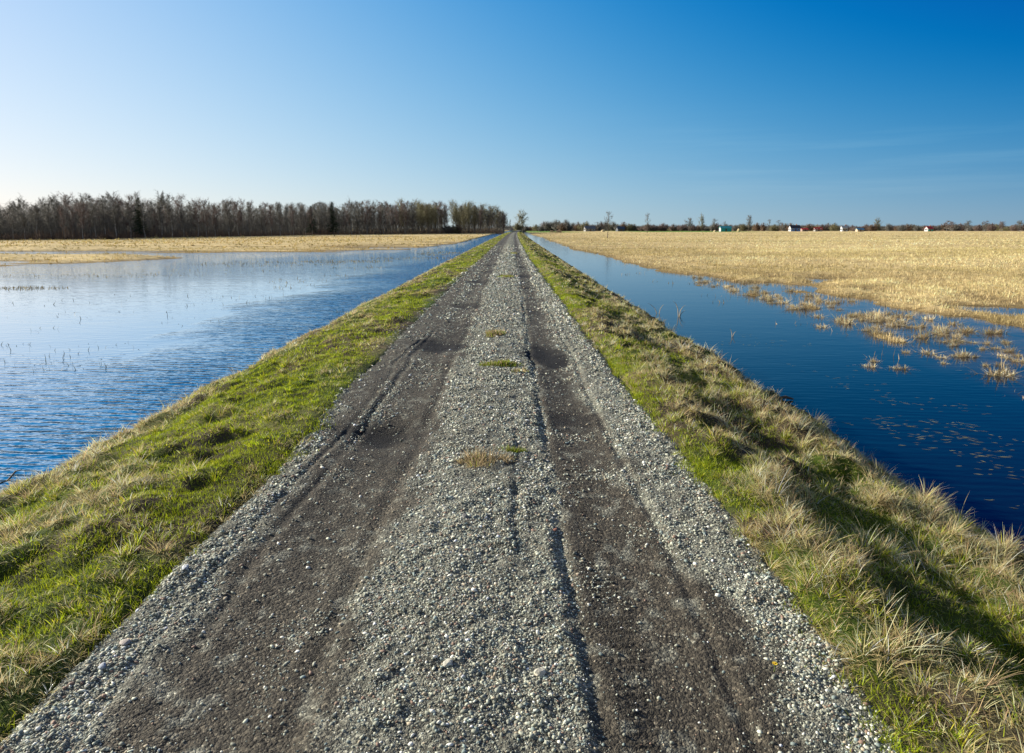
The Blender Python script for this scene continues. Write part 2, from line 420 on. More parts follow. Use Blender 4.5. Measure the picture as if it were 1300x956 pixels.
# ------------------------------------------------------------------ water
def water_mat(name, calm):
    m, nt, b = mat(name, .03, .5)
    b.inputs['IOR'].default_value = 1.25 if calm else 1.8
    tc = nt.nodes.new('ShaderNodeTexCoord'); P = tc.outputs['Object']
    sep = nt.nodes.new('ShaderNodeSeparateXYZ'); nt.links.new(P, sep.inputs[0])
    X, Y = sep.outputs[0], sep.outputs[1]
    mp = nt.nodes.new('ShaderNodeMapping'); mp.inputs['Scale'].default_value = (.42, 1, 1); mp.inputs['Rotation'].default_value = (0, 0, R(14)); nt.links.new(P, mp.inputs['Vector'])
    if not calm:
        # wind ruffles the strip beside the embankment, the flooded meadow beyond lies smooth
        ed = noise(nt, P, .10, 3)
        xx = mth(nt, 'ADD', X, mth(nt, 'MULTIPLY', mth(nt, 'SUBTRACT', ed.outputs['Fac'], .5), 9))
        lim = mth(nt, 'MULTIPLY_ADD', Y, -.012, -9.0)
        near = mth(nt, 'MULTIPLY', mth(nt, 'SUBTRACT', xx, lim), .28)
        near = mth(nt, 'MINIMUM', mth(nt, 'MAXIMUM', near, 0), 1)
        fr = mth(nt, 'MINIMUM', mth(nt, 'MAXIMUM', mth(nt, 'MULTIPLY_ADD', Y, -.09, 1.42), 0), .75)
        amp = mth(nt, 'MAXIMUM', near, fr)
        amp = mth(nt, 'MAXIMUM', amp, mth(nt, 'MINIMUM', mth(nt, 'MAXIMUM', mth(nt, 'MULTIPLY', mth(nt, 'SUBTRACT', Y, 34), .014), 0), .42))
        amp = mth(nt, 'MULTIPLY_ADD', amp, .93, .07)
    n1 = noise(nt, mp.outputs[0], 5.5, 3, .55); n2 = noise(nt, mp.outputs[0], 1.1, 2, .5)
    w = nt.nodes.new('ShaderNodeTexWave'); w.bands_direction = 'Y'; w.inputs['Scale'].default_value = 1.6; w.inputs['Distortion'].default_value = 6; w.inputs['Detail'].default_value = 2; w.inputs['Detail Scale'].default_value = 1.2
    nt.links.new(mp.outputs[0], w.inputs['Vector'])
    h = mth(nt, 'ADD', mth(nt, 'MULTIPLY', n1.outputs['Fac'], .064), mth(nt, 'MULTIPLY', n2.outputs['Fac'], .085))
    h = mth(nt, 'ADD', h, mth(nt, 'MULTIPLY', w.outputs['Fac'], .012))
    if not calm: h = mth(nt, 'MULTIPLY', h, amp)
    bp = nt.nodes.new('ShaderNodeBump'); bp.inputs['Strength'].default_value = 1; bp.inputs['Distance'].default_value = 1.0 if not calm else .05
    nt.links.new(h, bp.inputs['Height']); nt.links.new(bp.outputs[0], b.inputs['Normal'])
    if not calm:
        b.inputs['Coat Weight'].default_value = 1; b.inputs['Coat IOR'].default_value = 1.33; b.inputs['Coat Roughness'].default_value = .03; nt.links.new(bp.outputs[0], b.inputs['Coat Normal'])
    if calm:
        # shallow margin: brown drowned grass shows through
        sh = mth(nt, 'MINIMUM', mth(nt, 'MAXIMUM', mth(nt, 'MULTIPLY_ADD', X, .26, -2.15), 0), 1)
        nn = noise(nt, P, 1.3, 5, .7)
        f = mth(nt, 'MULTIPLY', sh, ramp(nt, nn.outputs['Fac'], [(.38, 0.), (.68, 1.)]).outputs[0])
        c = mixc(nt, f, (.001, .008, .018), (.13, .085, .055))
        nt.links.new(c, b.inputs['Base Color'])
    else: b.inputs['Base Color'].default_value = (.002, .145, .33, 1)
    return m
def sheet(name, x0, x1, y0, y1, z, m):
    # rings of quads so the sheet follows the embankment's slight bend
    Ys = geo(y0, y1, 10, 1.12); V = []; 
    for y in Ys: V += [(x0, y, z), (x1+float(drift(y)), y, z)] if x0 < -50 else [(x0+float(drift(y)), y, z), (x1, y, z)]
    Fc = np.array([(2*i, 2*i+1, 2*i+3, 2*i+2) for i in range(len(Ys)-1)])
    return link(name, mesh_np(name, np.array(V), Fc, 4), m)
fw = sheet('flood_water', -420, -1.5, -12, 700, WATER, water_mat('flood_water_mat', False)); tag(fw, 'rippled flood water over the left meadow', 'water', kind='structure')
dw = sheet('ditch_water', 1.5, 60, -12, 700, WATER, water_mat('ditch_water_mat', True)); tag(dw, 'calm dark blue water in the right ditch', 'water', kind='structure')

# ================================================================== GRASS (nobody could count it)
grass_m = attr_mat('grass_mat', .6, .25, .42)
dry_m = attr_mat('dry_grass_mat', .65, .25, .22)
def jitter(c, n, s=.22):
    return np.clip(c*np.exp(rng.normal(0, s, (n, 1)))*(1+rng.normal(0, .06, (n, 3))), .008, .8)
def bank_tufts(acc, side, y0, y1, tuft_den, bl, wid, segs, fill):
    """tussocks and short fill on one bank; bl blades per tussock, fill blades per m2"""
    lo, hi = (-4.75, -1.45) if side < 0 else (1.05, 4.3)
    n = int((hi-lo)*(y1-y0)*tuft_den)
    U = rng.uniform(lo, hi, n); Y = rng.uniform(y0, y1, n)
    def field(U, Y, n):
        X = U+drift(Y)
        e = (edgeL(Y)-U) if side < 0 else (U-edgeR(Y))
        g = fbm(X*.9, Y*.55, 111+side, 3); s2 = fbm(X*2.3, Y*1.9, 121, 3)
        md = mound(X, Y)-.5
        if side < 0:
            green = .72+1.7*(g-.5)+1.2*(s2-.5)-.9*md-1.0*(fbm(X*9, Y*7.5, 14, 2)-.5)-.75*sst(-3.35, -3.9, U)-.35*sst(.45, .05, e)
        else:
            green = .54+1.5*(g-.5)+.9*(s2-.5)-1.6*md-1.0*(fbm(X*9, Y*7.5, 14, 2)-.5)+.14*sst(.55, .10, e)-.15*sst(2.7, 3.1, U)+.22*np.exp(-((U-2.4)/.3)**2)
        return X, e, np.clip(green, .03, .97), s2
    X, e, gr, s2 = field(U, Y, n)
    keep = rng.random(n) < sst(-.02, .22, e+(s2-.5)*.35)
    X, Y, U, gr, e = X[keep], Y[keep], U[keep], gr[keep], e[keep]; n = len(X)
    k = bl
    rad = rng.uniform(.02, .055, n)*(1.0+.35*(wid > .009))
    size = np.exp(rng.normal(0, .34, n))*np.where(gr > .55, .80, 1.12)*(.62+.38*sst(0, .4, e))
    if side < 0: size *= .84
    tint = rng.normal(.04, .24, (n, 1))
    fa = rng.uniform(0, 2*np.pi, (n, k)); rr = np.sqrt(rng.random((n, k)))*rad[:, None]
    bx = X[:, None]+np.cos(fa)*rr; by = Y[:, None]+np.sin(fa)*rr
    comb = .75
    # wind/weight combs each tussock one way
    cd = rng.uniform(0, 2*np.pi, n)
    hx = np.cos(fa)*rr/rad[:, None]+comb*np.cos(cd)[:, None]*.7+rng.normal(0, .35, (n, k)); hy = np.sin(fa)*rr/rad[:, None]+comb*np.sin(cd)[:, None]*.7+rng.normal(0, .35, (n, k))
    az = np.arctan2(hy, hx); lean = np.clip(.16+.42*np.hypot(hx, hy), .05, 1.35)
    isg = rng.random((n, k)) < gr[:, None]
    L = size[:, None]*np.where(isg, rng.uniform(.04, .105, (n, k)), rng.uniform(.055, .155, (n, k)))
    L *= .62*(1+1.0*(mound(X, Y)-.5))[:, None]
    if side > 0: L *= 1.05+.12*sst(2.5, 3.2, U)[:, None]
    lean = np.where(isg, lean*.75, lean*1.12)
    W = wid*np.where(isg, rng.uniform(.8, 1.5, (n, k)), rng.uniform(.6, 1.1, (n, k)))
    N_ = n*k
    isg = isg.ravel()
    cg = np.array([.225, .30, .010])[None]*np.exp(rng.normal(0, .28, (N_, 1)))
    mixy = (rng.random(N_) < .4)[:, None]
    cg = np.where(mixy, np.array([.44, .42, .03])*np.exp(rng.normal(0, .25, (N_, 1))), cg)
    cs = np.array([.80, .63, .31])[None]*np.exp(rng.normal(-.10, .34, (N_, 1)))
    cs = np.where((rng.random(N_) < .22)[:, None], np.array([.30, .20, .11])*np.exp(rng.normal(0, .3, (N_, 1))), cs)
    C = np.where(isg[:, None], cg, cs)*np.exp(np.repeat(tint, k, 0))
    C = np.clip(C*(1+rng.normal(0, .05, (N_, 3))), .01, .75)
    bx = bx.ravel(); by = by.ravel(); Z = H(bx, by)-.012
    acc.add(*blades(np.stack([bx, by, Z], 1), az.ravel(), lean.ravel(), L.ravel(), W.ravel(), C, segs))
    # short fill
    n = int((hi-lo)*(y1-y0)*fill)
    U = rng.uniform(lo, hi, n); Y = rng.uniform(y0, y1, n)
    X, e, gr, s2 = field(U, Y, n)
    keep = rng.random(n) < sst(-.06, .16, e+(s2-.5)*.5)
    X, Y, gr, e = X[keep], Y[keep], gr[keep], e[keep]; n = len(X)
    isg = rng.random(n) < gr*1.05
    L = np.where(isg, rng.uniform(.02, .055, n), rng.uniform(.035, .09, n))*(1+.4*(wid > .008))
    lean = np.where(isg, rng.uniform(.1, .8, n), rng.uniform(.7, 1.5, n))
    W = wid*rng.uniform(.7, 1.3, n)
    cg = np.array([.27, .32, .012])[None]*np.exp(rng.normal(0, .3, (n, 1)))
    cs = np.array([.56, .45, .18])[None]*np.exp(rng.normal(-.15, .35, (n, 1)))
    C = np.clip(np.where(isg[:, None], cg, cs), .01, .7)
    acc.add(*blades(np.stack([X, Y, H(X, Y)-.008], 1), rng.uniform(0, 2*np.pi, n), lean, L, W, C, 2))
for side, nm, lab in ((-1, 'verge_grass', 'green and straw grass covering the left bank'), (1, 'tussock_grass', 'tussocky dry and green grass covering the right bank')):
    ac = Acc()
    bank_tufts(ac, side, 1.7, 5.5, 165, 36, .0033, 3, 7500)
    bank_tufts(ac, side, 5.5, 10, 105, 28, .0047, 3, 3900)
    bank_tufts(ac, side, 10, 20, 46, 22, .0085, 2, 1200)
    bank_tufts(ac, side, 20, 45, 22, 14, .016, 2, 330)
    bank_tufts(ac, side, 45, 110, 6, 10, .038, 2, 60)
    bank_tufts(ac, side, 110, 330, 1.6, 8, .09, 2, 14)
    o = link(nm, ac.mesh(nm), grass_m); tag(o, lab, 'grass', kind='stuff')

# meadow grass on both sides
def meadow(acc, y0, y1, xa, xb, den, wid, L0, k, test, tone):
    area = (y1-y0)*(xb-xa); n = int(area*den)
    X = rng.uniform(xa, xb, n); Y = rng.uniform(y0, y1, n)
    vis = np.abs(X) < Y*.86+4
    X, Y = X[vis], Y[vis]
    Z = H(X, Y); keep = test(X, Y, Z)
    X, Y, Z = X[keep], Y[keep], Z[keep]; n = len(X)
    pt = fbm(X*.22, Y*.16, 131, 3)
    kp = rng.random(n) < .62+.38*sst(.3, .6, pt)
    X, Y, Z, pt = X[kp], Y[kp], Z[kp], pt[kp]; n = len(X)
    fa = rng.uniform(0, 2*np.pi, (n, k)); r = rng.uniform(.0, .16, (n, k))
    wet = sst(.20, .02, Z-WATER)
    c = np.array(tone)[None]*(.42+.55*pt+.62*fbm(X*.045, Y*.10, 135, 4))[:, None]*np.exp(rng.normal(0, .20, (n, 1)))
    grn = sst(.48, .66, fbm(X*.05+7, Y*.11, 133, 4))[:, None]*.5
    c = c*(1-grn)+np.array([.30, .27, .08])*grn
    c = c*(1-.35*wet[:, None])+np.array([.30, .17, .06])*.35*wet[:, None]
    C = np.clip(np.repeat(c, k, 0)*np.exp(rng.normal(0, .2, (n*k, 1))), .02, .8)
    L = L0*np.repeat(np.exp(rng.normal(0, .3, n)), k)*rng.uniform(.5, 1.1, n*k)
    P = np.stack([(X[:, None]+np.cos(fa)*r).ravel(), (Y[:, None]+np.sin(fa)*r).ravel(), np.repeat(Z, k)-.02], 1)
    acc.add(*blades(P, fa.ravel(), np.clip(rng.normal(.45, .3, n*k), .05, 1.3), L, wid*rng.uniform(.6, 1.3, n*k), C, 2))
dry = lambda X, Y, Z: (Z > WATER+.01) & (X-drift(Y) > 6)
dryL = lambda X, Y, Z: (Z > WATER+.02) & (X-drift(Y) < -6.5)
ac = Acc(); T = (.73, .59, .30)
meadow(ac, 9, 22, 9, 24, 60, .009, .15, 12, dry, T)
meadow(ac, 22, 45, 7, 45, 22, .016, .17, 9, dry, T)
meadow(ac, 45, 90, 7, 85, 6.5, .032, .19, 6, dry, T)
meadow(ac, 90, 200, 7, 180, 1.1, .075, .20, 5, dry, T)
meadow(ac, 200, 430, 7, 380, .12, .18, .22, 5, dry, T)
o = link('meadow_grass', ac.mesh('meadow_grass'), dry_m); tag(o, 'pale straw coloured grass over the right meadow', 'grass', kind='stuff')
ac = Acc(); T = (.58, .44, .18)
meadow(ac, 38, 90, -85, -7, 2.0, .040, .22, 7, dryL, T)
meadow(ac, 90, 200, -170, -7, .45, .10, .28, 6, dryL, T)
meadow(ac, 200, 400, -190, -7, .06, .22, .30, 6, dryL, T)
o = link('meadow_grass', ac.mesh('meadow_grass'), dry_m); tag(o, 'tan grass over the flooded left meadow', 'grass', kind='stuff')

# thin drowned stalks standing in the shallow water
ac = Acc()
def stalks(cx, cy, rx, ry, n, L=.15, w=.008, c=(.20, .15, .07), z=WATER):
    a = rng.uniform(0, 2*np.pi, n); r = np.sqrt(rng.random(n))
    X = cx+np.cos(a)*r*rx; Y = cy+np.sin(a)*r*ry
    P = np.stack([X, Y, np.full(n, z-.03)], 1)
    C = np.array(c)[None]*np.exp(rng.normal(0, .4, (n, 1)))
    ac.add(*blades(P, rng.uniform(0, 6.28, n), rng.uniform(.1, .8, n), L*rng.uniform(.4, 1.2, n), w*rng.uniform(.6, 1.3, n), C, 2))
for (px, py, sx_, sy_, n) in ((60, 460, 1.3, 1.0, 34), (95, 468, .8, .5, 16), (130, 440, 1.2, .8, 20), (30, 440, 1.0, .7, 16), (250, 408, 1.3, 1.3, 18), (330, 380, 1.4, 2.0, 16), (20, 418, 1.5, 1., 14),
                              (140, 400, 3, 2, 22), (20, 366, 2.4, .9, 420), (380, 356, 1.6, 2.0, 60), (375, 364, 1.0, 1.2, 26), (280, 382, 2, 2, 14), (200, 372, 3, 2, 18), (100, 385, 3.0, 1.5, 18),
                              (440, 332, 4, 2.4, 420), (455, 340, 2.0, 1.6, 60), (250, 345, 5, 3, 60), (120, 350, 7, 1.6, 260), (340, 335, 6, 4, 420), (560, 322, 2.5, 6, 400), (520, 328, 4, 3, 300), (425, 350, .8, 1, 16), (428, 396, .4, .4, 12)):
    X0, Y0 = at(px, py, WATER); stalks(X0, Y0, sx_, sy_, n, w=.0007*Y0+.003, L=.17 if py < 345 else .15, c=(.24, .18, .07) if py < 370 else (.10, .10, .06))
for i in range(420):
    Y0 = rng.uniform(9, 44); X0 = 13-rng.exponential(1.6)
    if X0 < 6.8: continue
    if fbm(np.array([X0*.5]), np.array([Y0*.3]), 141, 2)[0] < .47: continue
    stalks(X0, Y0, .4, .4, 6, L=.22, w=.0005*Y0+.003, c=(.42, .30, .14))
o = link('drowned_stalks', ac.mesh('drowned_stalks'), dry_m); tag(o, 'thin dry stalks standing in the flood water', 'stalks', kind='stuff')

# yellow floating leaves on the right ditch
ac = Acc()
for (px, py, rx, ry, n) in ((1230, 565, .9, .55, 60), (1185, 545, .8, .5, 60), (1120, 535, .8, .35, 26), (1270, 600, .5, .4, 24), (1150, 505, .7, .5, 12), (1090, 490, .6, .4, 12), (1140, 510, .4, .3, 10), (975, 437, 1.2, .6, 26), (945, 427, .6, .4, 10),
                            (1070, 480, .3, .3, 5), (1285, 640, .2, .2, 5), (1280, 570, .6, .4, 14), (1040, 470, 1.0, .8, 8), (1215, 520, .7, .4, 14)):
    X0, Y0 = at(px, py, WATER)
    a = rng.uniform(0, 6.28, n); r = np.sqrt(rng.random(n)); X = X0+np.cos(a)*r*rx; Y = Y0+np.sin(a)*r*ry
    n = len(X); L = rng.uniform(.02, .07, n); w = rng.uniform(.004, .009, n)*.8; an = rng.normal(-.5, .35, n)
    dx, dy = np.cos(an), np.sin(an)
    z = np.full(n, WATER+.004)
    V = np.stack([np.stack([X-dx*L, Y-dy*L, z], 1), np.stack([X-dy*w, Y+dx*w, z+.002], 1), np.stack([X+dx*L, Y+dy*L, z+.003], 1), np.stack([X+dy*w, Y-dx*w, z+.002], 1)], 1).reshape(-1, 3)
    Fc = (np.arange(n)[:, None, None]*4+np.array([(0, 1, 2), (0, 2, 3)])[None]).reshape(-1, 3)
    C = np.repeat(np.array([.34, .31, .10])[None]*np.exp(rng.normal(-.3, .4, (n, 1))), 4, 0)
    ac.add(V, Fc, C)
o = link('floating_leaves', ac.mesh('floating_leaves'), dry_m); tag(o, 'narrow yellow leaves floating on the ditch water', 'leaves', kind='stuff')

# ================================================================== SINGLE PLANTS
def clump_mesh(name, rx, ry, n, L, wid, greenf, seed, lean0=.5, bright=1.0):
    """a tuft around its own origin"""
    m = 9; ta = rng.uniform(0, 2*np.pi, m); tr_ = np.sqrt(rng.random(m))*.62; k = rng.integers(0, m, n); ts = rng.uniform(.18, .42, m)
    a = rng.uniform(0, 2*np.pi, n); r = np.sqrt(rng.random(n))
    x = (np.cos(ta)*tr_)[k]+np.cos(a)*r*ts[k]; y = (np.sin(ta)*tr_)[k]+np.sin(a)*r*ts[k]
    hk = rng.uniform(.55, 1.25, m)[k]; r = np.minimum(np.hypot(x, y), 1.2); x = x*rx; y = y*ry
    g = rng.random(n) < greenf(x/rx, y/ry)
    cg = np.array([.22, .27, .025])[None]*np.exp(rng.normal(0, .3, (n, 1))); cs = np.array([.46, .35, .19])[None]*np.exp(rng.normal(-.25, .45, (n, 1)))
    C = np.clip(np.where(g[:, None], cg, cs*bright), .01, .8)
    Ls = L*hk*np.where(g, rng.uniform(.35, .9, n), rng.uniform(.4, 1.2, n))
    V, Fc, CC = blades(np.stack([x, y, np.full(n, -.01)], 1), a+rng.normal(0, .6, n), np.clip(lean0*(.4+1.2*r)+rng.normal(0, .35, n), .05, 1.5), Ls, wid*rng.uniform(.7, 1.3, n), C, 3)
    return mesh_np(name, V, Fc, 3, CC)
def road_clump(px, py, rx, ry, n, L, wid, gf, lab, name='grass_clump', cat='grass clump'):
    X, Y = at(px, py, .02); X = float(X); z = float(zroad(np.array([X]), np.array([Y]))[0])
    o = link(name, clump_mesh(name, rx, ry, n, L, wid, gf, 1), grass_m, loc=(X, Y, z)); tag(o, lab, cat); return o
road_clump(636, 464, .40, .30, 1900, .10, .0075, lambda x, y: .8+0*x, 'low bright green grass clump in the middle of the gravel')
road_clump(660, 484-12, .16, .15, 260, .06, .008, lambda x, y: .45+0*x, 'small brownish tuft right behind the bright green clump', 'grass_tuft', 'grass tuft')
road_clump(617, 588, .27, .20, 900, .11, .0042, lambda x, y: .12+0*x, 'dry tan grass clump, nearest clump on the gravel', 'dry_grass_clump')
road_clump(650, 574, .14, .09, 900, .07, .0042, lambda x, y: .9+0*x, 'little green sprig beside the dry tan clump', 'grass_sprig', 'grass sprig')
road_clump(641, 352, .40, .5, 700, .09, .025, lambda x, y: .85+0*x, 'green grass clump farther up the road between the tracks')
road_clump(628, 425, .22, .45, 900, .07, .012, lambda x, y: .45+0*x, 'brownish flat grass patch between the tracks', 'grass_patch', 'grass patch')
road_clump(652, 322, .30, 1.0, 900, .12, .04, lambda x, y: .8+0*x, 'far green grass patch in the middle of the road', 'grass_patch', 'grass patch')

# sedge tufts standing in the shallow right flood, each its own thing
TP = [(480, 138), (545, 150), (605, 170), (655, 184), (690, 190), (735, 205), (780, 225), (850, 242), (925, 270), (962, 270), (1088, 268), (1060, 318), (1135, 326), (1175, 328), (1093, 330), (1250, 366), (1238, 374), (1040, 278),
      (930, 232), (865, 186), (820, 190), (760, 172), (705, 160), (620, 152), (1000, 225), (1060, 232), (1125, 244), (905, 228), (835, 236), (715, 206), (640, 180), (590, 140), (1160, 262), (1210, 268), (980, 240), (1260, 372), (570, 158)]
for i in range(70):
    f = rng.random(); TP.append(((880+430*f-650)*2, (352+92*f+rng.normal(0, 5)+rng.random()*14*f-290)*2))
for i in range(16): TP.append(((rng.uniform(1040, 1300)-650)*2, (rng.uniform(415, 470)-290)*2))
protos = []
for i in range(5):
    protos.append(clump_mesh('sedge_tuft', .25, .19, 130, .30, .010, lambda x, y: .0+0*x, i, .55, bright=1.55))
for i, (qx, qy) in enumerate(TP):
    X, Y = at(650+qx/2, 290+qy/2, WATER)
    o = link('sedge_tuft', protos[i % 5], dry_m, loc=(X, Y, WATER-.01)); o.rotation_euler.z = rng.uniform(0, 6.28)
    s = float(rng.uniform(.55, 1.25))*(.7 if qy > 300 else 1.0)*(.7 if i > 36 else 1.0); o.scale = (s*float(rng.uniform(1.1, 1.9)), s*.65, s*float(rng.uniform(.6, 1.1))); o.rotation_euler.z = float(rng.normal(-.4, .5))
    tag(o, 'pale dry sedge tuft standing in the shallow water beside the right meadow', 'sedge tuft', 'sedge tufts standing in the right flood')

wood_dark = flat('dead_wood', (.10, .085, .07), .85)
straw_m = flat('dry_stem', (.40, .32, .20), .8)
def dry_stems(px, py, lab, stems, name='dry_reed', m=straw_m):
    X, Y = at(px, py, WATER); b = MB()
    for (ax, ay, h, r, bend) in stems:
        b.tube([(0+ax*.1, ay*.1, -.05), (ax*.45, ay*.45, h*.5), (ax*.8+bend*.3, ay*.8, h*.82), (ax+bend, ay, h)], [r, r*.8, r*.55, r*.2], 4)
    o = b.build(name, m, loc=(X, Y, WATER)); tag(o, lab, 'reed'); return o
dry_stems(862, 402, 'forked dry reed stem rising from the ditch water, taller one', [(-.10, 0, .50, .014, -.10), (.10, .05, .36, .012, .10), (.16, 0, .20, .010, .05)])
dry_stems(836, 398, 'thin leaning reed stem in the ditch water left of the forked one', [(-.28, 0, .34, .011, -.08), (.12, 0, .30, .010, .06)])
dry_stems(930, 428, 'thin reed sprig in open ditch water before the floating leaves', [(-.05, 0, .22, .009, -.03), (.05, 0, .15, .009, .04)])
dry_stems(1273, 446+25, 'pair of pale reed stems in the shallows at the far right', [(-.06, 0, .42, .008, -.03), (.06, 0, .34, .008, .10)])
X0, Y0 = at(8, 618, WATER); b = MB(); b.tube([(-.30, -.10, -.03), (-.12, 0, .02), (.02, .02, .07), (.09, .05, .16), (.16, .05, .18)], [.016, .014, .012, .009, .004], 5); b.tube([(.02, .02, .07), (.12, -.02, .10)], [.008, .003], 4)
o = b.build('driftwood_stick', wood_dark, loc=(X0, Y0, WATER)); tag(o, 'bent dark stick poking from the flood water by the left bank', 'stick')
X0, Y0 = at(996, 508, WATER); b = MB(); b.tube([(-.12, .0, .03), (.02, 0, .05), (.14, -.02, .02)], [.022, .028, .012], 6)
o = b.build('driftwood_log', wood_dark, loc=(X0, Y0, WATER)); tag(o, 'short black stub of wood floating against the right bank', 'driftwood')

# single larger stones on the road
def big_stone(px, py, r, c, lab, flatten=.5):
    X, Y = at(px, py, .0); z = float(zroad(np.array([X]), np.array([Y]))[0])
    import bmesh
    bm = bmesh.new(); bmesh.ops.create_icosphere(bm, subdivisions=2, radius=1)
    sd = int(px+py)
    for v in bm.verts:
        k = 1+.22*(float(vn(v.co.x*2+sd, v.co.y*2+v.co.z*3, sd))-.5)*2
        v.co = (v.co.x*r*1.35*k, v.co.y*r*.9*k, v.co.z*r*flatten*k)
    me = bpy.data.meshes.new('stone'); bm.to_mesh(me); bm.free()
    o = link('stone', me, flat('stone_mat', c, .8, .25, 40), loc=(X, Y, z+r*.2)); o.rotation_euler = (.1, .15, sd % 6)
    tag(o, lab, 'stone')
big_stone(568, 852, .021, (.62, .58, .46), 'pale cream stone low on the middle gravel, left of the two')
big_stone(685, 858, .024, (.60, .55, .42), 'largest cream stone on the middle gravel, right of the two')
big_stone(160, 820, .024, (.42, .36, .31), 'flat pinkish stone at the left gravel edge', .35)
big_stone(236, 729, .020, (.55, .57, .58), 'whitish stone near the left turf edge', .5)
big_stone(704, 674, .015, (.38, .17, .11), 'small reddish brick stone beside the right rut', .5)
big_stone(590, 663, .022, (.17, .165, .15), 'dark lump of stone in the middle gravel', .6)
big_stone(131, 852, .016, (.42, .45, .48), 'bluish grey stone at the lower left turf edge', .5)

# small yellow flower at the right verge
X0, Y0 = at(983, 850, .02); z0 = float(max(zroad(np.array([X0]), np.array([Y0]))[0], H(X0, Y0)-.02))
fl = empty('yellow_flower', (X0, Y0, z0)); tag(fl, 'tiny yellow flower on the gravel by the right turf edge', 'flower')
b = MB(); b.tube([(0, 0, 0), (.002, 0, .02), (0, 0, .035)], [.0018, .0016, .0014], 5); b.build('stem', flat('stem_green', (.12, .17, .03)), fl)
b = MB()
for k in range(14):
    a = k*2*math.pi/14; c_, s_ = math.cos(a), math.sin(a)
    b.quad_strip([[(c_*.002-s_*.0012, s_*.002+c_*.0012, .035), (c_*.002+s_*.0012, s_*.002-c_*.0012, .035), (c_*.002, s_*.002, .036)], [(c_*.011-s_*.002, s_*.011+c_*.002, .038), (c_*.011+s_*.002, s_*.011-c_*.002, .038), (c_*.011, s_*.011, .0395)]])
b.build('petals', flat('petal_yellow', (.75, .55, .02), .6), fl)
b = MB(); b.tube([(0, 0, .034), (0, 0, .0385), (0, 0, .0405)], [.003, .0042, .002], 8); b.build('centre', flat('flower_centre', (.6, .34, .02), .7), fl)

# ================================================================== TREES
bark_birch, nt, b_ = mat('birch_bark', .8, .2)
tc = nt.nodes.new('ShaderNodeTexCoord'); mp = nt.nodes.new('ShaderNodeMapping'); mp.inputs['Scale'].default_value = (1, 1, 2.2); nt.links.new(tc.outputs['Object'], mp.inputs['Vector'])
n_ = noise(nt, mp.outputs[0], 1.6, 6, .7); r_ = ramp(nt, n_.outputs['Fac'], [(.38, (.09, .08, .07)), (.52, (.30, .28, .25)), (.70, (.52, .50, .46))]); nt.links.new(r_.outputs[0], b_.inputs['Base Color'])
bark_grey = flat('grey_bark', (.13, .105, .085), .9, .35)
twig_grey = flat('grey_twigs', (.155, .145, .122), .9, .3, .6)
twig_red = flat('reddish_twigs', (.175, .125, .105), .9, .3, .6)
twig_willow = flat('olive_twigs', (.20, .18, .095), .9, .3, .6)
needles = flat('dark_needles', (.035, .065, .028), .8, .5, 1.4)
brush_m = flat('brown_brush', (.17, .11, .07), .95, .4, .8)

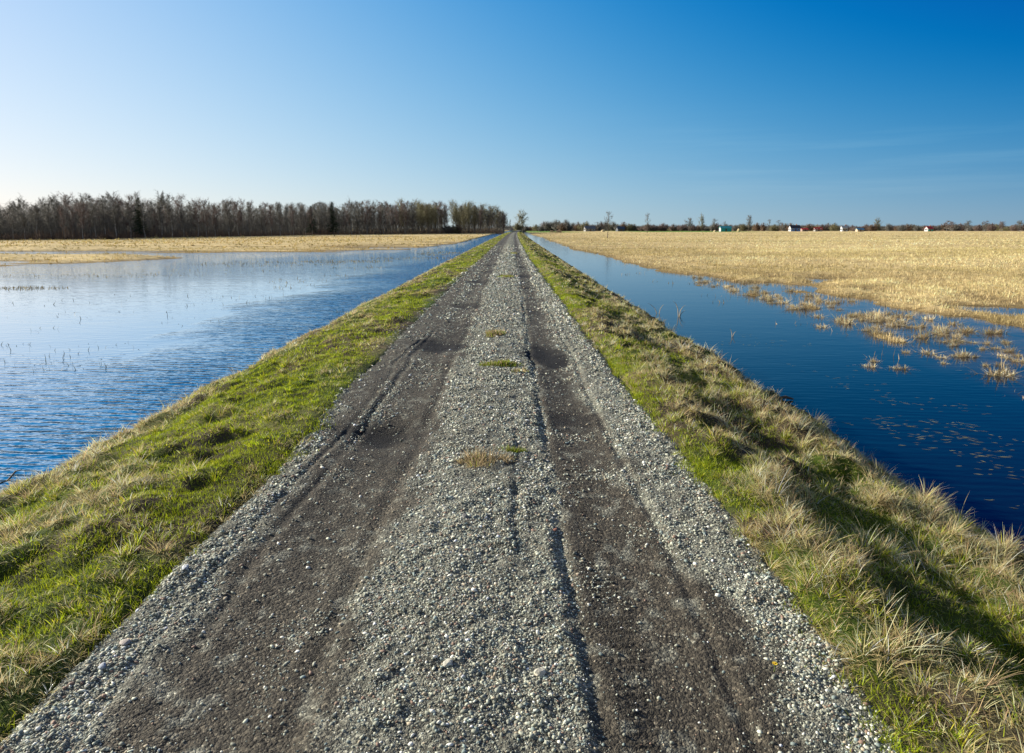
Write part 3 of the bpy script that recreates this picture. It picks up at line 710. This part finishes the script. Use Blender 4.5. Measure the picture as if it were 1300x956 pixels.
def ribbons(P0, P1, w0, w1):
    """thin three-sided twigs from P0 to P1"""
    n = len(P0); d = P1-P0; d = d/(np.linalg.norm(d, axis=1, keepdims=True)+1e-9)
    r = rng.normal(0, 1, (n, 3)); a = np.cross(d, r); a /= np.linalg.norm(a, axis=1, keepdims=True)+1e-9
    b = np.cross(d, a); V = []
    for k in range(3):
        t = k*2.094; V.append(P0+(a*math.cos(t)+b*math.sin(t))*w0[:, None])
    V.append(P1)
    V = np.stack(V, 1).reshape(-1, 3)
    Fc = (np.arange(n)[:, None, None]*4+np.array([(0, 1, 3), (1, 2, 3), (2, 0, 3)])[None]).reshape(-1, 3)
    return V, Fc
class Tree:
    def __init__(s, h, cr, base, limbs, sub, tw, style, r0=None, seed=0, tw_r=.016, lean=.05):
        rr = np.random.default_rng(seed)
        s.tr = MB(); r0 = r0 or h*.0115
        n = 9; wob = np.cumsum(rr.normal(0, lean, (n, 2)), 0)*h*.12
        tp = [(wob[i, 0], wob[i, 1], h*.93*i/(n-1)-(.15 if i == 0 else 0)) for i in range(n)]
        s.tr.tube(tp, [r0*(1.25 if i == 0 else 1)*(1-.88*i/(n-1)) for i in range(n)], 7)
        tp = np.array(tp)
        def trunk(t):
            f = t*(n-1); i = min(int(f), n-2); return tp[i]*(1-(f-i))+tp[i+1]*(f-i)
        s.lb = MB(); P0 = []; P1 = []; W = []
        for i in range(limbs):
            t = base+(1-base)*((i+rr.random())/limbs); o = trunk(min(t, .985)); az = rr.uniform(0, 2*np.pi)
            q = (t-base)/(1-base)
            if style == 'birch': ln = cr*(.42+.72*math.sin(math.pi*(.12+.74*q)))*rr.uniform(.6, 1.25); el = rr.uniform(.55, 1.15)
            elif style == 'round': ln = cr*math.sqrt(max(.08, 1-(1.6*q-.62)**2))*rr.uniform(.75, 1.12); el = rr.uniform(.1, .75)+.5*q
            elif style == 'fan': ln = h*(.6-.35*q)*rr.uniform(.7, 1.1); el = rr.uniform(.8, 1.3)
            else: ln = cr*rr.uniform(.6, 1.2)*(1.1-.5*q); el = rr.uniform(.2, .9)
            d = np.array([math.cos(az)*math.cos(el), math.sin(az)*math.cos(el), math.sin(el)])
            pts = [o]; p = o.copy(); m = 5
            for j in range(m):
                d = d+rr.normal(0, .14, 3)+np.array([0, 0, .09]); d /= np.linalg.norm(d); p = p+d*ln/m; pts.append(p.copy())
            rb = r0*(.36-.2*q); s.lb.tube(pts, [max(.012, rb*(1-.8*j/m)) for j in range(m+1)], 4)
            pts = np.array(pts)
            for k in range(sub):
                f = rr.uniform(.2, 1.0)*m; j = min(int(f), m-1); a0 = pts[j]*(1-(f-j))+pts[j+1]*(f-j)
                d2 = rr.normal(0, 1, 3)+d*1.1+np.array([0, 0, .35]); d2 /= np.linalg.norm(d2)
                l2 = ln*rr.uniform(.22, .5)+.15; mid = a0+d2*l2*.5; end = mid+(d2+rr.normal(0, .35, 3)+np.array([0, 0, .1]))*l2*.45
                P0 += [a0, mid]; P1 += [mid+(mid-a0)*.05, end]; W += [tw_r*1.5, tw_r*1.15]
                for z in range(tw):
                    c = rr.random(); a1 = a0*(1-c)+end*c+0
                    d3 = rr.normal(0, 1, 3)+d2*.9+(np.array([0, 0, -.35]) if style == 'birch' else np.array([0, 0, .3])); d3 /= np.linalg.norm(d3)
                    P0.append(a1); P1.append(a1+d3*rr.uniform(.25, .75)*(.4+ln*.22)); W.append(tw_r*rr.uniform(.55, 1.))
        s.V, s.F = ribbons(np.array(P0), np.array(P1), np.array(W), None)
    def meshes(s, nm):
        t = s.tr.mesh('trunk')
        lv = np.array(s.lb.v); fs = []
        for f in s.lb.f:
            for k in range(1, len(f)-1): fs.append((f[0], f[k], f[k+1]))
        V = np.concatenate([lv, s.V]); Fc = np.concatenate([np.array(fs), s.F+len(lv)])
        return t, mesh_np('crown', V, Fc, 3)
def spruce_meshes(h, r, seed):
    rr = np.random.default_rng(seed); t = MB(); t.tube([(0, 0, -.15), (0, 0, h*.5), (0, 0, h)], [h*.014, h*.009, .01], 7)
    V = []; Fc = []
    nl = int(h*3.2)
    for i in range(nl):
        q = i/nl; z = h*(.10+.89*q); R0 = r*(1-q)**.85*rr.uniform(.72, 1.15)+.08
        for k in range(10):
            a = rr.uniform(0, 6.283); L = R0*rr.uniform(.7, 1.15); dr = -.35*L+.1*L*rr.random()
            for m in range(7):
                c = (m+.5)/7; o = np.array([math.cos(a)*L*c, math.sin(a)*L*c, z+dr*c*c+.12*L*c])
                for w in range(5):
                    d = rr.normal(0, 1, 3); d[2] *= .45; d /= np.linalg.norm(d); e = np.cross(d, rr.normal(0, 1, 3)); e /= np.linalg.norm(e)
                    s_ = rr.uniform(.10, .24)*(1-.4*q); b = len(V); V += [o-e*.04, o+e*.04, o+d*s_*1.6]; Fc.append((b, b+1, b+2))
    return t.mesh('trunk'), mesh_np('crown', np.array(V), np.array(Fc), 3)

def plant_tree(name, ms, mt, mc, x, y, s, rz, label, cat='tree', group=None, z=None, sx=1):
    """ms = (trunk mesh, crown mesh)"""
    for me, m in zip(ms, (mt, mc)):
        if len(me.materials) == 0: me.materials.append(m)
    z = float(H(x, y)) if z is None else z
    r = empty(name, (x, y, z-.05), rz); r.scale = (s*sx, s*sx, s)
    tag(r, label, cat, group)
    link('trunk', ms[0], None, r); link('crown', ms[1], None, r)
    return r

BIR = [Tree(12, 2.1, .30, 30, 8, 12, 'birch', r0=.12, seed=200+i, tw_r=.017).meshes('b') for i in range(5)]
BIRR = [Tree(12, 2.2, .28, 30, 8, 12, 'birch', r0=.11, seed=300+i, tw_r=.017).meshes('b') for i in range(3)]
WIL = [Tree(12, 2.8, .18, 34, 8, 9, 'fan', r0=.16, seed=400+i, tw_r=.022).meshes('w') for i in range(2)]
ALD = [Tree(12, 2.6, .26, 32, 8, 12, 'round', r0=.15, seed=500+i, tw_r=.018).meshes('a') for i in range(3)]
EPX = np.array([-150, 0, 100, 200, 330, 400, 530, 600, 642]); 
EY = np.array([132, 150, 160, 184, 221, 262, 305, 333, 372])
HPX = np.array([-150, 0, 30, 65, 115, 190, 240, 300, 330, 400, 430, 465, 530, 560, 590, 630, 645])
HT = np.array([8, 8.0, 9.0, 10.4, 11.0, 11.8, 11.4, 11.0, 11.2, 12.2, 12.8, 13.4, 14.8, 14.0, 13.4, 15.0, 13.])
kinds = [('birch_tree', BIR, bark_birch, twig_grey, 'slender bare birch with pale trunk in the wood behind the left meadow', 'birch trees in the left wood'),
         ('birch_tree', BIRR, bark_birch, twig_red, 'bare birch with reddish twigs in the wood behind the left meadow', 'reddish birches in the left wood'),
         ('alder_tree', ALD, bark_grey, twig_grey, 'bare dark alder with grey trunk in the wood behind the left meadow', 'alders in the left wood'),
         ('willow_tree', WIL, bark_grey, twig_willow, 'bare olive tinged willow at the right end of the left wood', 'willows at the end of the left wood')]
fr = random.Random(5)
cnt = 0
for row in range(5):
    px = -110+row*3
    while px < 645:
        Y = float(np.interp(px, EPX, EY))+row*6.5+fr.uniform(-2, 2)
        gap = 566 < px < 578
        h = float(np.interp(px, HPX, HT))*fr.uniform(.66, 1.06)*(.97+row*.006)*(1 if px < 600 else 1-(px-600)*.004)
        x = at_d(px, Y)
        if not gap or fr.random() < .25:
            r = fr.random()
            if px > 500 and r < .45: kd = kinds[3]
            elif r < .55: kd = kinds[0]
            elif r < .8: kd = kinds[1]
            else: kd = kinds[2]
            if px > 575 and kd is kinds[0] and fr.random() < .5: kd = kinds[2]
            plant_tree(kd[0], fr.choice(kd[1]), kd[2], kd[3], x, Y, h/12.0, fr.uniform(0, 6.28), kd[4], 'tree', kd[5], sx=fr.uniform(.85, 1.5)*(.95 if px < 330 else .85))
            cnt += 1
        px += (15.5 if px < 330 else 12.0)*fr.uniform(.6, 1.35)*(184/Y)**.6
print('forest trees', cnt)
# thicket of saplings and trunks deep inside the wood: one mass
V = []; Fc = []; nb = 0
m = 17000; PX = rng.uniform(-130, 640, m); Yb = np.interp(PX, EPX, EY)+rng.uniform(4, 60, m); PX = PX[~((PX > 562) & (PX < 580))]; Yb = Yb[:len(PX)] if False else np.interp(PX, EPX, EY)+rng.uniform(4, 60, len(PX)); m = len(PX)
Xb = (PX-VPX)/F*Yb*CP; hb = np.interp(PX, HPX, HT)*rng.uniform(.30, .93, m)
Zb = H(Xb, Yb)
P0 = np.stack([Xb, Yb, Zb-.1], 1); P1 = P0+np.stack([rng.normal(0, .5, m), rng.normal(0, .5, m), hb], 1)
v1, f1 = ribbons(P0, P1, rng.uniform(.02, .07, m), None)
k = 10; Q = np.repeat(P0, k, 0); QQ = np.repeat(P1, k, 0); t = rng.uniform(.3, 1, (m*k, 1)); S0 = Q*(1-t)+QQ*t
S1 = S0+np.stack([rng.normal(0, .7, m*k), rng.normal(0, .7, m*k), rng.uniform(.1, 1.2, m*k)], 1)
v2, f2 = ribbons(S0, S1, rng.uniform(.015, .030, m*k), None)
o = link('wood_thicket', mesh_np('wood_thicket', np.concatenate([v1, v2]), np.concatenate([f1, f2+len(v1)]), 3), twig_grey)
tag(o, 'dense dark mass of saplings and trunks inside the left wood', 'thicket', kind='stuff')
# low undergrowth along the wood's foot
m = 16000; PX = rng.uniform(-130, 642, m); Yb = np.interp(PX, EPX, EY)+rng.uniform(-1.5, 22, m); Xb = (PX-VPX)/F*Yb*CP; Zb = H(Xb, Yb)
P0 = np.stack([Xb, Yb, Zb-.1], 1); P1 = P0+np.stack([rng.normal(0, .5, m), rng.normal(0, .5, m), rng.uniform(.4, 2.6, m)*(.6+.8*vn(PX*.08, PX*0, 5))], 1)
v1, f1 = ribbons(P0, P1, rng.uniform(.03, .09, m), None)
o = link('undergrowth', mesh_np('undergrowth', v1, f1, 3), brush_m); tag(o, 'brown brush along the foot of the left wood', 'undergrowth', kind='stuff')

SPR = [spruce_meshes(10, 1.7, s) for s in (1, 2)]
for (px, toppy, dY, i, lab) in ((196, 252, 3, 0, 'dark green spruce among the bare trees at the middle of the left wood'), (404, 262, 4, 1, 'dark green conical spruce in the left wood, left of the two close together'), (430, 257, 2, 0, 'taller dark green spruce in the left wood, right of the two close together')):
    Y = float(np.interp(px, EPX, EY))+dY; h = CAMH+.8+(HORY-toppy)*Y/F
    plant_tree('spruce_tree', SPR[i], bark_grey, needles, at_d(px, Y)-1, Y-5, h/10, px, lab, 'tree', sx=1.35)

# ---- bushes
def bush_mesh(w, h, n, seed, tr=.02):
    rr = np.random.default_rng(seed); P0 = []; P1 = []; W = []
    for i in range(n):
        a = rr.uniform(0, 6.283); b = rr.uniform(.0, 1.0); o = np.array([rr.normal(0, w*.12), rr.normal(0, w*.12), -.1])
        e = np.array([math.cos(a)*w*.5*b, math.sin(a)*w*.5*b, h*math.sqrt(max(.05, 1-b*b*.8))*rr.uniform(.6, 1.05)])
        mid = (o+e)*.5+rr.normal(0, .12*w*.3, 3); P0 += [o, mid]; P1 += [mid, e]; W += [tr*1.6, tr]
        for k in range(9):
            c = rr.uniform(.25, 1.); q = o*(1-c)+e*c; d = rr.normal(0, 1, 3)+np.array([0, 0, .5]); d /= np.linalg.norm(d)
            P0.append(q); P1.append(q+d*rr.uniform(.15, .4)*h*.5); W.append(tr*.9)
    V, Fc = ribbons(np.array(P0), np.array(P1), np.array(W), None); return mesh_np('bush', V, Fc, 3)
BU = [bush_mesh(4.5, 3, 170, 600+i, .035) for i in range(4)]
bush_mats = [twig_grey, twig_red, twig_willow, brush_m]
for me, m_ in zip(BU, bush_mats): me.materials.append(m_)
def bush(px, Y, w, h, i, lab, group=None):
    x = at_d(px, Y); o = link('bush', BU[i], None, loc=(x, Y, float(H(x, Y))-.05)); o.scale = (w/4.5, w/4.5, h/3); o.rotation_euler.z = random.uniform(0, 6.28)
    tag(o, lab, 'bush', group); return o
for k_, bx_ in enumerate((565, 570, 575, 581)): bush(bx_, 322+k_, 7, 4.2, k_ % 4, 'bare bush in the low gap between the two parts of the left wood', 'bushes in the gap of the left wood')
bush(135, 158, 5.2, 1.3, 3, 'low brown bush in front of the left wood')
hr = random.Random(11)
ALLG = 'bushes of the hedge line on the right horizon'
px = 657.0
while px < 1316:
    Y = 600+hr.uniform(-25, 60); i = hr.choice([0, 0, 1, 1, 2, 3])
    h = hr.uniform(5.0, 9.0)*(1.2 if 690 < px < 800 else .82)
    bush(px, Y, hr.uniform(7, 14), h, i, 'bare brown bush in the hedge line along the right horizon', ALLG)
    px += hr.uniform(3, 7.5)
# far wood beyond the hedge
m = 26000; PX = rng.uniform(640, 1330, m); Yb = rng.uniform(720, 1000, m); Xb = (PX-VPX)/F*Yb*CP; hh_ = (2.5+7.0*fbm(PX*.035, PX*0, 151, 3))*rng.uniform(.4, 1, m)
P0 = np.stack([Xb, Yb, np.full(m, -.9)], 1); P1 = P0+np.stack([rng.normal(0, 1.2, m), rng.normal(0, 1., m), hh_], 1)
v1, f1 = ribbons(P0, P1, rng.uniform(.12, .4, m), None)
o = link('distant_woods', mesh_np('distant_woods', v1, f1, 3), flat('distant_wood', (.10, .095, .085), .9, .3, .02)); tag(o, 'thin dark line of far woods along the right horizon', 'woods', kind='stuff')

# ---- single trees on the right, each told apart
LT = [Tree(9, 2.4, .30, 20, 5, 6, 'round', r0=.16, seed=700+i, tw_r=.030).meshes('l') for i in range(4)]
LF = [Tree(9, 2.6, .12, 26, 7, 7, 'fan', r0=.16, seed=720+i, tw_r=.040).meshes('l') for i in range(2)]
def far_tree(px, toppy, Y, wpx, ms, mc, lab, name='bare_tree'):
    x = at_d(px, Y); z = float(H(x, Y)); h = (HORY-toppy)*Y/F+CAMH-z
    plant_tree(name, ms, bark_grey, mc, x, Y, h/9, px, lab, 'tree', sx=max(.35, wpx*Y/F/(5.2*h/9)))
far_tree(771.5, 269.5, 182, 15, LT[0], twig_grey, 'nearest lone bare tree with a thin trunk standing out in the right meadow')
far_tree(822, 271.5, 365, 11, LT[1], twig_grey, 'lone slim bare tree at the meadow edge right of the nearest lone tree')
far_tree(664, 272, 450, 18, LF[0], twig_willow, 'broad bushy tree at the far end of the road')
far_tree(647.5, 281, 520, 3, LF[1], twig_grey, 'narrow small tree between the wood and the bushy tree', 'small_tree')
far_tree(686, 284.5, 520, 8, LT[2], twig_grey, 'small round tree right of the bushy tree by the road end', 'small_tree')
far_tree(710, 281, 560, 9, LT[3], twig_grey, 'round bare tree behind the log pile')
far_tree(720, 283, 570, 9, LT[2], twig_red, 'reddish round tree right behind the log pile')
far_tree(758, 282, 560, 13, LT[0], twig_red, 'reddish bare tree beside the grey barn')
far_tree(875, 279, 560, 12, LF[1], twig_grey, 'grey bare tree left of the tall narrow tree above the green field')
far_tree(891, 275.5, 570, 8, LF[0], twig_willow, 'tall narrow olive tree above the green field')
far_tree(907.5, 278, 560, 13, LT[1], twig_red, 'dark round crowned tree just left of the turquoise barn')
far_tree(920.5, 281.5, 590, 9, LT[3], twig_red, 'small round tree behind the turquoise barn', 'small_tree')
far_tree(951, 276, 570, 9, LF[1], twig_willow, 'olive tinged upright tree right of the turquoise barn')
far_tree(977, 279, 590, 10, LT[2], twig_willow, 'thin pale tree above the hedge left of the white gabled house')
far_tree(989, 280, 580, 12, LT[0], twig_red, 'wide reddish tree left of the white gabled house')
far_tree(1052, 283, 620, 9, LT[3], twig_grey, 'grey round tree above the hedge right of the red roofs')
far_tree(1113, 279.5, 620, 10, LF[0], twig_grey, 'upright grey tree above the hedge between the white cottage and the bright cottage')
far_tree(1152, 284, 600, 8, LT[1], twig_grey, 'small dark tree left of the bright red and green cottage', 'small_tree')
for i, (px, tp, w) in enumerate([(1205+7.4*k+(k*37 % 5)-2, 280.5+(k*29 % 4), 12) for k in range(15)]):
    x = at_d(px, 500); h = (HORY-tp)*500/F+2.6
    plant_tree('birch_tree', (BIRR+BIR)[i % 8], bark_birch, twig_red, x, 500+5*(i % 3), h/12, i, 'short reddish birch in the row at the right edge of the meadow', 'tree', 'birch row at the right meadow edge', sx=1.9)

# ================================================================== FAR BUILDINGS
def house(px, Y, L, D, wh, rh, wallc, roofc, rz, lab, gable=None, name='house', cat='house', chimney=True, win=True):
    x = at_d(px, Y); z = float(H(x, Y)); r = empty(name, (x, Y, z-.1), rz); tag(r, lab, cat)
    wm = flat('wall_paint', wallc, .8, .06); rmt = flat('roofing', roofc, .6, .15, 1.2); fm = flat('frame_white', (.75, .75, .72), .6, .03); gmt, _, gb = mat('window_glass', .08, .5); gb.inputs['Base Color'].default_value = (.03, .04, .05, 1)
    b = MB(); hl, hd = L/2, D/2
    b.v = [(-hl, -hd, 0), (hl, -hd, 0), (hl, hd, 0), (-hl, hd, 0), (-hl, -hd, wh), (hl, -hd, wh), (hl, hd, wh), (-hl, hd, wh), (-hl, 0, wh+rh), (hl, 0, wh+rh)]
    b.f = [(0, 1, 5, 4), (2, 3, 7, 6), (1, 2, 6, 9, 5), (3, 0, 4, 8, 7), (3, 2, 1, 0), (4, 5, 9, 8), (6, 7, 8, 9)]
    w = b.build('wall', wm, r)
    if gable is not None:
        g = MB(); g.v = [(-hl-.06, -hd, 0), (-hl-.06, hd, 0), (-hl-.06, hd, wh), (-hl-.06, 0, wh+rh), (-hl-.06, -hd, wh), (-hl-.004, -hd, 0), (-hl-.004, hd, 0), (-hl-.004, hd, wh), (-hl-.004, 0, wh+rh), (-hl-.004, -hd, wh)]
        g.f = [(4, 3, 2, 1, 0), (5, 6, 7, 8, 9), (0, 1, 6, 5), (1, 2, 7, 6), (2, 3, 8, 7), (3, 4, 9, 8), (4, 0, 5, 9)]
        g.build('gable', flat('gable_paint', gable, .8, .05), r)
    ro = MB(); ov = .4; n = math.hypot(hd, rh); th = .14
    for s in (-1, 1):
        y0, z0 = s*(hd+ov*hd/n), wh-ov*rh/n; 
        ro.quad_strip([[(-hl-ov, y0, z0+.02), (hl+ov, y0, z0+.02), (hl+ov, 0, wh+rh+.02), (-hl-ov, 0, wh+rh+.02)], [(-hl-ov, y0, z0+th), (hl+ov, y0, z0+th), (hl+ov, 0, wh+rh+th), (-hl-ov, 0, wh+rh+th)]])
    rf = ro.build('roof', rmt, r)
    if chimney: c = MB(); c.box(hl*.3, hl*.3+.6, -.3, .3, wh+rh*.6, wh+rh+.9); c.build('chimney', flat('brick', (.3, .14, .09), .9), rf)
    d = MB(); d.box(-.5, .5, -hd-.08, -hd-.003, 0, 2.1); d.build('door', flat('door_paint', (.14, .08, .05), .6), r)
    if win:
        for wx in (-hl*.6, hl*.6):
            f = MB(); f.box(wx-.6, wx+.6, -hd-.07, -hd-.003, 1.0, 2.3); fo = f.build('window', fm, r)
            p = MB(); p.box(wx-.48, wx+.48, -hd-.10, -hd-.072, 1.12, 2.18); p.build('pane', gmt, fo)
        for wy in (-hd*.4, hd*.4):
            f = MB(); f.box(-hl-.16, -hl-.064, wy-.5, wy+.5, 1.0, 2.2); fo = f.build('window', fm, r)
            p = MB(); p.box(-hl-.19, -hl-.162, wy-.4, wy+.4, 1.1, 2.1); p.build('pane', gmt, fo)
    return r
house(921, 520, 8.0, 3.8, 2.5, 1.5, (.05, .42, .42), (.07, .40, .42), R(4), 'turquoise barn with a white gable end beyond the meadow', (.45, .47, .46), 'barn', 'barn', False, False)
house(1009, 540, 7.4, 4.6, 2.8, 2.0, (.09, .22, .55), (.035, .035, .045), R(2), 'blue house with white gable and dark roof on the right horizon', (.45, .45, .45))
house(1021, 545, 5, 4, 1.6, 1.0, (.30, .22, .18), (.50, .03, .03), R(10), 'low shed with dark red roof right of the blue house', None, 'shed', 'shed', False, False)
house(1039, 545, 5.5, 3.5, 1.7, 1.5, (.32, .30, .27), (.40, .035, .03), R(-2), 'low house with a bright red roof, farther right than the dark red shed')
house(1072, 545, 4, 4, 3.0, 1.4, (.48, .50, .52), (.20, .22, .25), R(-4), 'small white cottage with grey roof in the middle of the far hedge', None, 'cottage', 'cottage')
house(1092, 500, 5, 2.6, 1.6, 1.0, (.5, .40, .28), (.12, .30, .45), R(10), 'low sandy shed with a blue roof right of the white cottage', None, 'shed', 'shed', False, False)
house(1180, 540, 4.6, 3.6, 2.3, 1.7, (.04, .5, .30), (.45, .04, .045), R(12), 'bright cottage with red roof, white gable and green wall near the right birches', (.45, .45, .45), 'cottage', 'cottage')
house(748.5, 540, 8.0, 4.5, 2.2, 2.0, (.28, .27, .26), (.13, .14, .16), R(14), 'grey barn with a dark roof behind the nearest lone tree', None, 'barn', 'barn', False)
house(787.5, 545, 5.5, 5, 2.0, 1.8, (.10, .11, .13), (.05, .07, .10), R(10), 'dark shed on the horizon right of the nearest lone tree', None, 'shed', 'shed', False, False)

# haystack and log pile
hay = flat('hay', (.58, .46, .26), .95, .3, 6)
def hay_heap(px, Y, w, h, lab):
    import bmesh
    x = at_d(px, Y); bm = bmesh.new(); bmesh.ops.create_icosphere(bm, subdivisions=3, radius=1)
    for v in bm.verts:
        k = 1+.35*(float(fbm(np.array(v.co.x*2+px), np.array(v.co.y*2+v.co.z), 5, 3))-.5); v.co = (v.co.x*w/2*k, v.co.y*w/2*k, max(-.1, v.co.z)*h*k)
    me = bpy.data.meshes.new('haystack'); bm.to_mesh(me); bm.free()
    o = link('haystack', me, hay, loc=(x, Y, float(H(x, Y)))); tag(o, lab, 'haystack')
hay_heap(938, 500, 2.6, 2.2, 'pale haystack right of the turquoise barn')
hay_heap(765.5, 470, 2.6, 1.5, 'pale heap of hay just left of the nearest lone tree')
hay_heap(908, 480, 2.2, 1.2, 'small pale heap of hay left of the turquoise barn')
x0 = at_d(705.5, 400); z0 = float(H(x0, 400)); lp = empty('log_pile', (x0, 400, z0)); tag(lp, 'pile of brown logs with pale cut ends near the end of the road', 'log pile')
barkm = flat('log_bark', (.09, .06, .045), .9); cutm = flat('log_cut', (.60, .47, .32), .8)
lr = random.Random(3)
for i, (lx, lz) in enumerate([(-3.2, .35), (-2.3, .33), (-1.4, .36), (-.5, .34), (.4, .36), (1.3, .34), (2.2, .36), (3.1, .33), (-2.7, .95), (-1.8, .93), (.9, .93), (1.8, .9), (2.7, .95), (2.2, 1.45)]):
    rr_ = lr.uniform(.30, .40); b = MB(); b.tube([(lx, -1.8+lr.uniform(-.2, .2), lz), (lx, 0, lz), (lx, 1.8, lz)], [rr_, rr_*.97, rr_*.93], 10); lo = b.build('log', barkm, lp)
    b = MB(); yy = -2.03; b.tube([(lx, yy, lz), (lx, yy+.02, lz)], [rr_*.86, rr_*.86], 10); b.build('cut_end', cutm, lo)

# ================================================================== LIGHT, SKY, CAMERA
w = bpy.data.worlds.new('World'); SC.world = w; w.use_nodes = True; nt = w.node_tree; bg = nt.nodes['Background']
sky = nt.nodes.new('ShaderNodeTexSky'); sky.sky_type = 'NISHITA'; sky.sun_disc = False
sky.sun_elevation = R(SUN_EL); sky.sun_rotation = R(-SUN_AZ)
sky.air_density = 1.0; sky.dust_density = .2; sky.ozone_density = 2.0; sky.altitude = 0
EXPO = .95
B_ = ((.284, .404, -1.542, .298, 1.364, .074), (.543, .228, -.802, .246, .581, .019), (.601, .298, -.206, .155, .365, -.040))   # grading of the clear sky, per channel
tc = nt.nodes.new('ShaderNodeTexCoord'); sp = nt.nodes.new('ShaderNodeSeparateXYZ'); nt.links.new(tc.outputs['Generated'], sp.inputs[0])
zc = mth(nt, 'MINIMUM', mth(nt, 'MAXIMUM', sp.outputs[2], 0.0), .36)
dd = mth(nt, 'ADD', mth(nt, 'MULTIPLY', sp.outputs[0], -math.sin(R(SUN_AZ))), mth(nt, 'MULTIPLY', sp.outputs[1], math.cos(R(SUN_AZ))))
dd = mth(nt, 'MINIMUM', mth(nt, 'MAXIMUM', dd, -.35), .95)
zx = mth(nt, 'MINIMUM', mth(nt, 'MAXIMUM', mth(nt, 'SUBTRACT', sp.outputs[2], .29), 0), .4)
zd = mth(nt, 'MULTIPLY', zc, dd); d2 = mth(nt, 'MULTIPLY', dd, dd)
sc_ = nt.nodes.new('ShaderNodeSeparateColor'); nt.links.new(sky.outputs[0], sc_.inputs[0]); cb = nt.nodes.new('ShaderNodeCombineColor')
# faint high cirrus streaks low in the right sky
vm = nt.nodes.new('ShaderNodeMapping'); vm.inputs['Scale'].default_value = (1.6, 1.6, 34); vm.inputs['Rotation'].default_value = (0, R(1.2), 0); nt.links.new(tc.outputs['Generated'], vm.inputs['Vector'])
cn = noise(nt, vm.outputs[0], 1.7, 5, .55); cr = ramp(nt, cn.outputs['Fac'], [(.50, 0.), (.78, 1.)])
band = mth(nt, 'MULTIPLY', mth(nt, 'SUBTRACT', 1.0, mth(nt, 'MINIMUM', mth(nt, 'MULTIPLY', mth(nt, 'ABSOLUTE', mth(nt, 'SUBTRACT', sp.outputs[2], .09)), 13), 1)), mth(nt, 'MINIMUM', mth(nt, 'MAXIMUM', mth(nt, 'MULTIPLY_ADD', sp.outputs[0], 3., -.1), 0), 1))
cir = mth(nt, 'MULTIPLY', mth(nt, 'MULTIPLY', cr.outputs[0], band), .05)
for c in range(3):
    b0, b1, b2, b3, b4, b5 = B_[c]
    v = mth(nt, 'MULTIPLY_ADD', mth(nt, 'POWER', mth(nt, 'MULTIPLY', sc_.outputs[c], .1), .45), b1, b0)
    for q, k in ((zc, b2), (dd, b3), (zd, b4), (d2, b5)): v = mth(nt, 'MULTIPLY_ADD', q, k, v)
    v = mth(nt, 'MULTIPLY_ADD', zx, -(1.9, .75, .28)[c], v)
    v = mth(nt, 'ADD', v, mth(nt, 'MULTIPLY', cir, (1.6, 1., .5)[c]))
    v = mth(nt, 'MULTIPLY', mth(nt, 'POWER', mth(nt, 'MAXIMUM', v, .05), 1/.45), 10*2**-EXPO)
    nt.links.new(v, cb.inputs[c])
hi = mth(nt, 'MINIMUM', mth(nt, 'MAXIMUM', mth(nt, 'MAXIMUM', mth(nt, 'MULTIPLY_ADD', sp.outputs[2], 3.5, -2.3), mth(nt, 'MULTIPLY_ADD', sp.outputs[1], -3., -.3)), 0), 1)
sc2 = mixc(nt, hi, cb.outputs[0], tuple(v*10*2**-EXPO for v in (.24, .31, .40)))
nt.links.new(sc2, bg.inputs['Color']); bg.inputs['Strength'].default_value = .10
sl = bpy.data.lights.new('sun', 'SUN'); sl.energy = 5.0; sl.angle = R(.5); sl.color = (1, .93, .80)
so = bpy.data.objects.new('sun', sl); COL.objects.link(so)
from mathutils import Vector
sd = Vector((-math.sin(R(SUN_AZ))*math.cos(R(SUN_EL)), math.cos(R(SUN_AZ))*math.cos(R(SUN_EL)), math.sin(R(SUN_EL))))
so.rotation_euler = sd.to_track_quat('Z', 'Y').to_euler()
cam = bpy.data.cameras.new('camera'); co = bpy.data.objects.new('camera', cam); COL.objects.link(co); SC.camera = co
co.location = (0, 0, CAMH); co.rotation_euler = (R(90-PITCH), 0, R(-.13))
cam.sensor_width = 36; cam.lens = F/1300*36; cam.shift_y = -44.5/1300; cam.clip_end = 12000; cam.clip_start = .05
SC.view_settings.view_transform = 'Standard'; SC.view_settings.look = 'None'; SC.view_settings.exposure = EXPO; SC.view_settings.gamma = 1
SC.cycles.max_bounces = 5; SC.cycles.transparent_max_bounces = 4; SC.cycles.use_denoising = True
